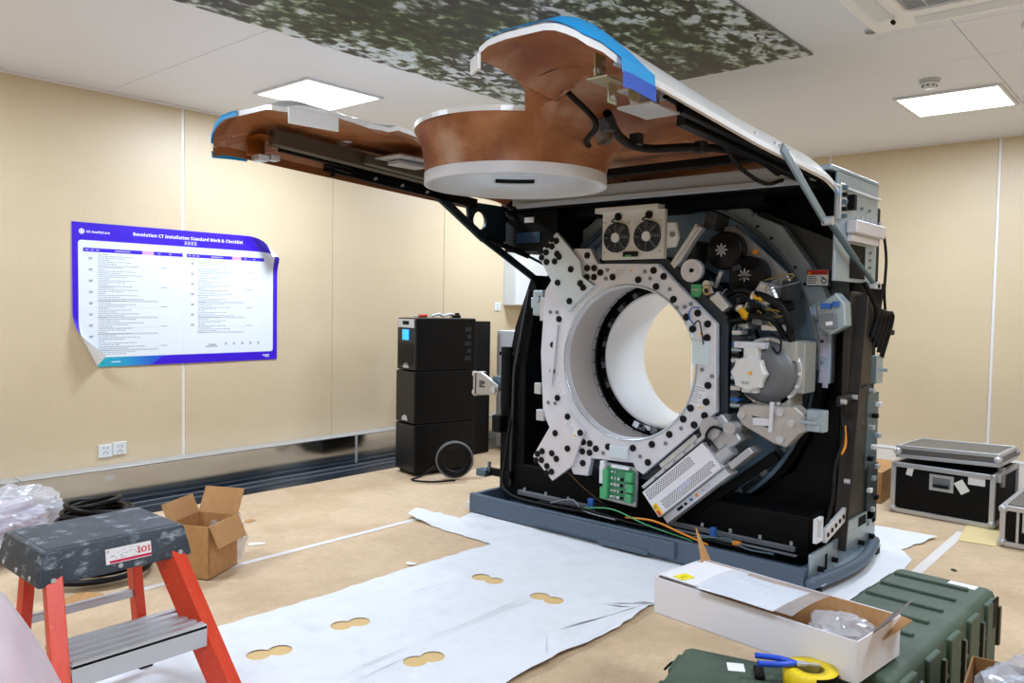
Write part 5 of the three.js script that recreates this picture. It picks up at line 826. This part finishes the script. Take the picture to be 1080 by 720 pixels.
{
  const t = flightCase('flight_case', 'large black flight case with aluminium edges and lid ajar by the wall', [6.24, 0, -1.285], -PI / 2 - 0.06, 0.61, 0.44, 0.6, true);
  const l = part('lid', at(bb(-0.31, 0.31, 0, 0.075, -0.3, 0.3, 0.003), 0, 0.385, -0.03, -0.035, 0.05, 0.03), M.caseTop, t, 'scuffed grey lid lying askew');
  const le = []; for (const y of [0.008, 0.07]) for (const s of [-1, 1]) { le.push(bb(-0.315, 0.315, y - 0.012, y + 0.012, s * 0.3 - 0.012, s * 0.3 + 0.012, 0.003), bb(s * 0.305 - 0.012, s * 0.305 + 0.012, y - 0.012, y + 0.012, -0.3, 0.3, 0.003)); }
  part('lid_trim', le.map(g => at(g, 0, 0.385, -0.03, -0.035, 0.05, 0.03)), M.alu, t);
  for (const [a, b] of [[-1, 1], [1, 1], [1, -1]]) part('corner_cap', at(at(new THREE.SphereGeometry(0.028, 14, 10), a * 0.305, 0.04, b * 0.3), 0, 0.385, -0.03, -0.035, 0.05, 0.03), M.alu, t);
  part('paper_tag', [at(rbox(0.06, 0.085, 0.002, 0.0005), 0.125, 0.245, 0.306, 0, 0, 0.6)], M.paper, t); part('paper_tag', [at(rbox(0.04, 0.06, 0.002, 0.0005), -0.2, 0.3, 0.306, 0, 0, -0.2)], M.paper, t); part('name_label', bb(0.16, 0.26, 0.27, 0.32, 0.301, 0.303, 0.0005), M.paper, t);
  part('hasp', [bb(0.29, 0.33, 0.25, 0.38, 0.1, 0.14, 0.004), bb(0.3, 0.34, 0.3, 0.36, 0.16, 0.26, 0.004)], M.alu, t);
  const s = flightCase('flight_case', 'small flight case with aluminium top edges on the floor before dark sack', [5.83, 0, -0.6], -PI / 2 - 0.02, 0.54, 0.25, 0.58, false);
  part('top_panel', bb(-0.25, 0.25, 0.25, 0.254, -0.27, 0.27, 0.001), M.caseTop, s); part('top_trim', [bb(-0.1, -0.07, 0.252, 0.262, -0.28, 0.28, 0.002), bb(0.07, 0.1, 0.252, 0.262, -0.28, 0.28, 0.002)], M.alu, s);
  part('butterfly_latch', [bb(-0.17, -0.08, 0.1, 0.22, 0.29, 0.298, 0.004), at(cylz(0.022, 0.02, 16), -0.125, 0.16, 0.3), bb(-0.2, -0.185, 0.02, 0.23, 0.29, 0.3, 0.002)], M.alu, s);
}
{
  const t = thing('cardboard_box', 'plain brown cardboard box on the floor beside the large flight case', 'box', [6.4, 0, -1.93], 0.03);
  part('carton', bb(-0.28, 0.28, 0.003, 0.23, -0.19, 0.19, 0.004), M.cardboard, t); part('tape', bb(-0.281, -0.28, 0.1, 0.23, -0.03, 0.03, 0.0004), std(0xc9a878, 0.4), t);
  solo('white_board', at(rbox(0.3, 0.36, 0.012, 0.003), 0, 0.18, 0, -0.12), M.whitePart, 'white board leaning behind the brown cardboard box', 'board', [6.72, 0.003, -1.73], 0.1);
}
{
  solo('dark_sack', at(crumple(0.5, 0.36, 0.4, 24, 0.16, 260), 0, 0.18, 0), std(0x1d2433, 0.55), 'dark navy sack slumped beside the large flight case', 'sack', [6.52, 0, -0.6], 0.4);
  solo('white_sack', at(crumple(0.46, 0.46, 0.4, 24, 0.12, 270), 0, 0.23, 0), std(0xe7ebf0, 0.5), 'white sack standing against the wall behind the dark sack', 'sack', [7.05, 0, -0.6], 0.2);
}
function greenCase(label, pos, turn, L, Wd, h, ribs) {
  const t = thing('transit_case', label, 'transit case', pos, turn, undefined);
  part('lower_shell', bb(-L / 2, L / 2, 0.012, h * 0.55, -Wd / 2, Wd / 2, 0.03), M.caseGreen, t); part('lid', bb(-L / 2, L / 2, h * 0.58, h, -Wd / 2, Wd / 2, 0.03), M.caseGreen, t);
  part('seam_band', bb(-L / 2 - 0.01, L / 2 + 0.01, h * 0.53, h * 0.6, -Wd / 2 - 0.01, Wd / 2 + 0.01, 0.008), M.caseGreen, t);
  for (let i = 0; i < ribs; i++) { const x = L / 2 - 0.12 - i * (L - 0.2) / Math.max(1, ribs); part('lid_rib', bb(x - 0.012, x + 0.012, h - 0.004, h + 0.012, -Wd / 2 + 0.03, Wd / 2 - 0.07, 0.006), M.caseGreen, t); }
  for (let i = 0; i < 5; i++) { const x = -L / 2 + L * (i + 0.5) / 5; for (const s of [1, -1]) { part('side_boss', bb(x - 0.06, x + 0.06, 0.03, h - 0.02, s * Wd / 2 - 0.012, s * Wd / 2 + 0.014, 0.008), M.caseGreen, t); part('latch', bb(x + 0.075, x + 0.1, h * 0.36, h * 0.82, s * Wd / 2 - 0.004, s * Wd / 2 + 0.022, 0.004), std(0x454a42, 0.4, 0.6), t); } }
  part('foot', [-1, 1].flatMap(a => [-1, 1].map(b => bb(a * L * 0.4 - 0.04, a * L * 0.4 + 0.04, 0.002, 0.014, b * Wd * 0.35 - 0.03, b * Wd * 0.35 + 0.03, 0.003))), M.rubber, t);
  return t;
}
{
  const a = greenCase('ribbed olive green transit case on the floor between carton and flight case', [3.02, 0, -0.79], -0.06, 1.12, 0.37, 0.33, 6);
  part('white_label', bb(0.47, 0.52, 0.3305, 0.332, 0.03, 0.13, 0.0005), M.paper, a); part('side_cap', bb(0.45, 0.53, 0.2, 0.31, 0.19, 0.2, 0.006), M.black, a);
  const b = greenCase('smooth olive green transit case carrying pliers and yellow tape roll', [1.86, 0, -0.86], 0.24, 1.0, 0.5, 0.325, 0);
  part('lid_sticker', at(rbox(0.055, 0.0015, 0.05, 0.0005), 0.40, 0.3262, -0.07, 0, 0.3, 0), M.paper, b, 'white square sticker');
  part('lid_catch', at(rbox(0.075, 0.016, 0.03, 0.006), 0.385, 0.332, -0.0, 0, 0.25, 0), M.black, b); part('side_wire', tube([[0.42, 0.28, -0.25], [0.46, 0.27, -0.28], [0.44, 0.25, -0.3]], 0.004, 12, 6), M.black, b);
}
{ // long white carton
  const t = thing('white_carton', 'long open white carton holding papers on top of green cases', 'carton', [2.385, 0.342, -1.055], -0.11);   // local z along its length
  const Lz = 0.7, Dx = 0.28, h = 0.125, th = 0.004;
  const tan = M.cardboard;
  part('side_panel', bb(-0.02, -0.02 + th, 0, h, -Lz / 2, Lz / 2, 0.001), M.cartonWhite, t); part('side_panel', bb(Dx, Dx + th, 0, h, -Lz / 2, Lz / 2, 0.001), M.cartonWhite, t);
  part('inner_lining', bb(Dx - 0.002, Dx, 0.004, h - 0.002, -Lz / 2, Lz / 2, 0.0005), tan, t); part('inner_lining', bb(-0.016, -0.014, 0.004, h - 0.002, -Lz / 2, Lz / 2, 0.0005), tan, t);
  part('end_panel', bb(-0.02, Dx, 0, h, -Lz / 2 - th, -Lz / 2, 0.001), M.cartonWhite, t); part('end_panel', bb(-0.02, Dx, 0, h, Lz / 2, Lz / 2 + th, 0.001), M.cartonWhite, t);
  part('bottom', bb(-0.02, Dx, 0, th, -Lz / 2, Lz / 2, 0.001), M.cartonWhite, t);
  const fl = (z0, z1, m) => part('flap', at(bb(0, 0.12, 0, th, z0, z1, 0.001), Dx, h, 0, 0, 0, 0.9), m, t);
  part('flap', at(prism([[0, 0], [0.1, 0], [0.02, 0.13]], th, 0, [], 0.0005), Dx - 0.06, h, -Lz / 2 + 0.03, -0.3, 0.3, 0), tan, t); part('flap', at(bb(-0.02, 0.14, 0, 0.08, 0, th, 0.001), 0.1, h, Lz / 2, 0.75, 0.1, 0.1), std(0x77706e, 0.7), t); part('flap', at(prism([[0, 0], [0.16, 0.0], [0.12, 0.05]], th, 0, [], 0.0005), 0.14, h - 0.04, Lz / 2 + 0.01, 1.2, 0.2, 0), tan, t);
  const yl = canvasTex(64, 48, c => { c.fillStyle = '#f5e418'; c.fillRect(0, 0, 64, 48); c.fillStyle = '#8d8416'; c.fillRect(16, 20, 8, 14); c.fillRect(30, 20, 14, 4); c.fillRect(30, 28, 14, 4); });
  part('lid_panel', at(bb(0, 0.25, 0, th, -Lz / 2, -Lz / 2 + 0.2, 0.001), 0.0, h + 0.002, 0), M.cartonWhite, t); part('yellow_label', at(new THREE.PlaneGeometry(0.06, 0.05).rotateX(-PI / 2), 0.04, h + 0.0075, -Lz / 2 + 0.075, 0, -0.2, 0), std(0xffffff, 0.5, 0, { map: yl }), t, 'yellow label');
  // contents stay separate things
  const ptx = canvasTex(512, 256, (c, w, h2) => { c.fillStyle = '#edf0f5'; c.fillRect(0, 0, w, h2); c.fillStyle = '#c8ccd6'; for (let i = 0; i < 18; i++) { c.fillRect(40 + (i % 3) * 160, 40 + Math.floor(i / 3) * 26, rr(40, 110), 4); } });
  const pk = thing('paper_packet', 'printed paper packet in clear plastic sleeve lying in white carton', 'papers', [2.46, 0.468, -1.075], -0.11);
  const bend = (w, d, y0, k) => { const g = new THREE.PlaneGeometry(w, d, 14, 14).rotateX(-PI / 2), p = g.attributes.position; for (let i = 0; i < p.count; i++) { const x = p.getX(i), z = p.getZ(i); p.setY(i, y0 + 0.02 * Math.cos(x * 7) + 0.012 * fbm(x + 1, z + 1, 4, 2, k)); } g.computeVertexNormals(); return g; };
  part('papers', bend(0.24, 0.27, 0.0, 3), std(0xffffff, 0.6, 0, { map: ptx }), pk); part('clear_sleeve', bend(0.27, 0.34, 0.008, 9).translate(0.01, 0, 0.03), M.plastic, pk);
  solo('bubble_wrap', at(crumple(0.2, 0.09, 0.2, 18, 0.25, 280), 0, 0.05, 0), M.plastic, 'crumpled clear plastic wrap inside the white carton end', 'plastic wrap', [2.54, 0.35, -0.82], 0.3);
}
{ // tape roll and pliers
  const t = thing('tape_roll', 'yellow and black tape roll lying on smooth green case', 'tape roll', [2.27, 0.327, -0.815]);
  part('roll', lathe([[0.038, 0], [0.075, 0], [0.075, 0.05], [0.038, 0.05], [0.038, 0]], 40), M.yellow, t); part('black_wrap', new THREE.CylinderGeometry(0.0756, 0.0756, 0.05, 24, 1, true, -1.0, 1.3).translate(0, 0.025, 0), M.black, t); part('core', lathe([[0.034, 0.001], [0.038, 0.001], [0.038, 0.049], [0.034, 0.049], [0.034, 0.001]], 32), std(0x9b8a3a, 0.7), t);
  const p = thing('pliers', 'blue handled pliers lying across the yellow tape roll', 'pliers', [2.25, 0.38, -0.85], -1.0);
  part('handle', tube([[0.0, 0.006, 0.0], [-0.04, 0.008, 0.02], [-0.11, 0.01, 0.03]], 0.009, 16, 8), std(0x1f4fd0, 0.4), p); part('handle', tube([[0.0, 0.006, 0.0], [-0.04, 0.008, -0.018], [-0.11, 0.012, -0.02]], 0.009, 16, 8), std(0x1f4fd0, 0.4), p); part('jaw', [at(rbox(0.03, 0.012, 0.022, 0.004), 0.015, 0.006, 0), at(rbox(0.045, 0.01, 0.01, 0.003), 0.045, 0.006, 0.002)], M.alu, p);
}
{ // cardboard box with bagged parts, front right
  const t = thing('cardboard_box', 'open cardboard box holding bagged parts beside the ribbed green case', 'box', [2.69, 0, -0.3], 0.1);
  const w = 0.6, d = 0.42, h = 0.27, th = 0.006;
  part('wall_panel', [bb(-w / 2, w / 2, 0.003, h, d / 2 - th, d / 2, 0.001), bb(-w / 2, w / 2, 0.003, h, -d / 2, -d / 2 + th, 0.001), bb(-w / 2, -w / 2 + th, 0.003, h, -d / 2, d / 2, 0.001), bb(w / 2 - th, w / 2, 0.003, h, -d / 2, d / 2, 0.001), bb(-w / 2, w / 2, 0.003, 0.009, -d / 2, d / 2, 0.001)], std(0x8a6238, 0.8), t);
  part('flap', at(bb(-0.16, 0, 0, th, -d / 2, d / 2, 0.001), -w / 2, h, 0, 0, 0, 0.9), M.cardboard, t);
  const b = thing('parts_bag', 'clear plastic bag with blue items inside the open cardboard box', 'plastic bag', [2.66, 0.02, -0.31], 0.2);
  part('film', at(crumple(0.46, 0.36, 0.36, 28, 0.25, 300), 0, 0.18, 0), M.plastic, b); part('blue_contents', at(crumple(0.28, 0.22, 0.2, 14, 0.2, 310), 0.02, 0.2, 0.02), std(0x6d8fd0, 0.5), b); part('white_liner', at(crumple(0.4, 0.2, 0.3, 14, 0.2, 320), 0, 0.1, 0), M.paper, b); part('yellow_tag', at(rbox(0.05, 0.004, 0.03, 0.001), -0.12, 0.31, 0.02, 0.2, 0, 0.2), M.yellow, b);
}
renderer.render(scene, camera);
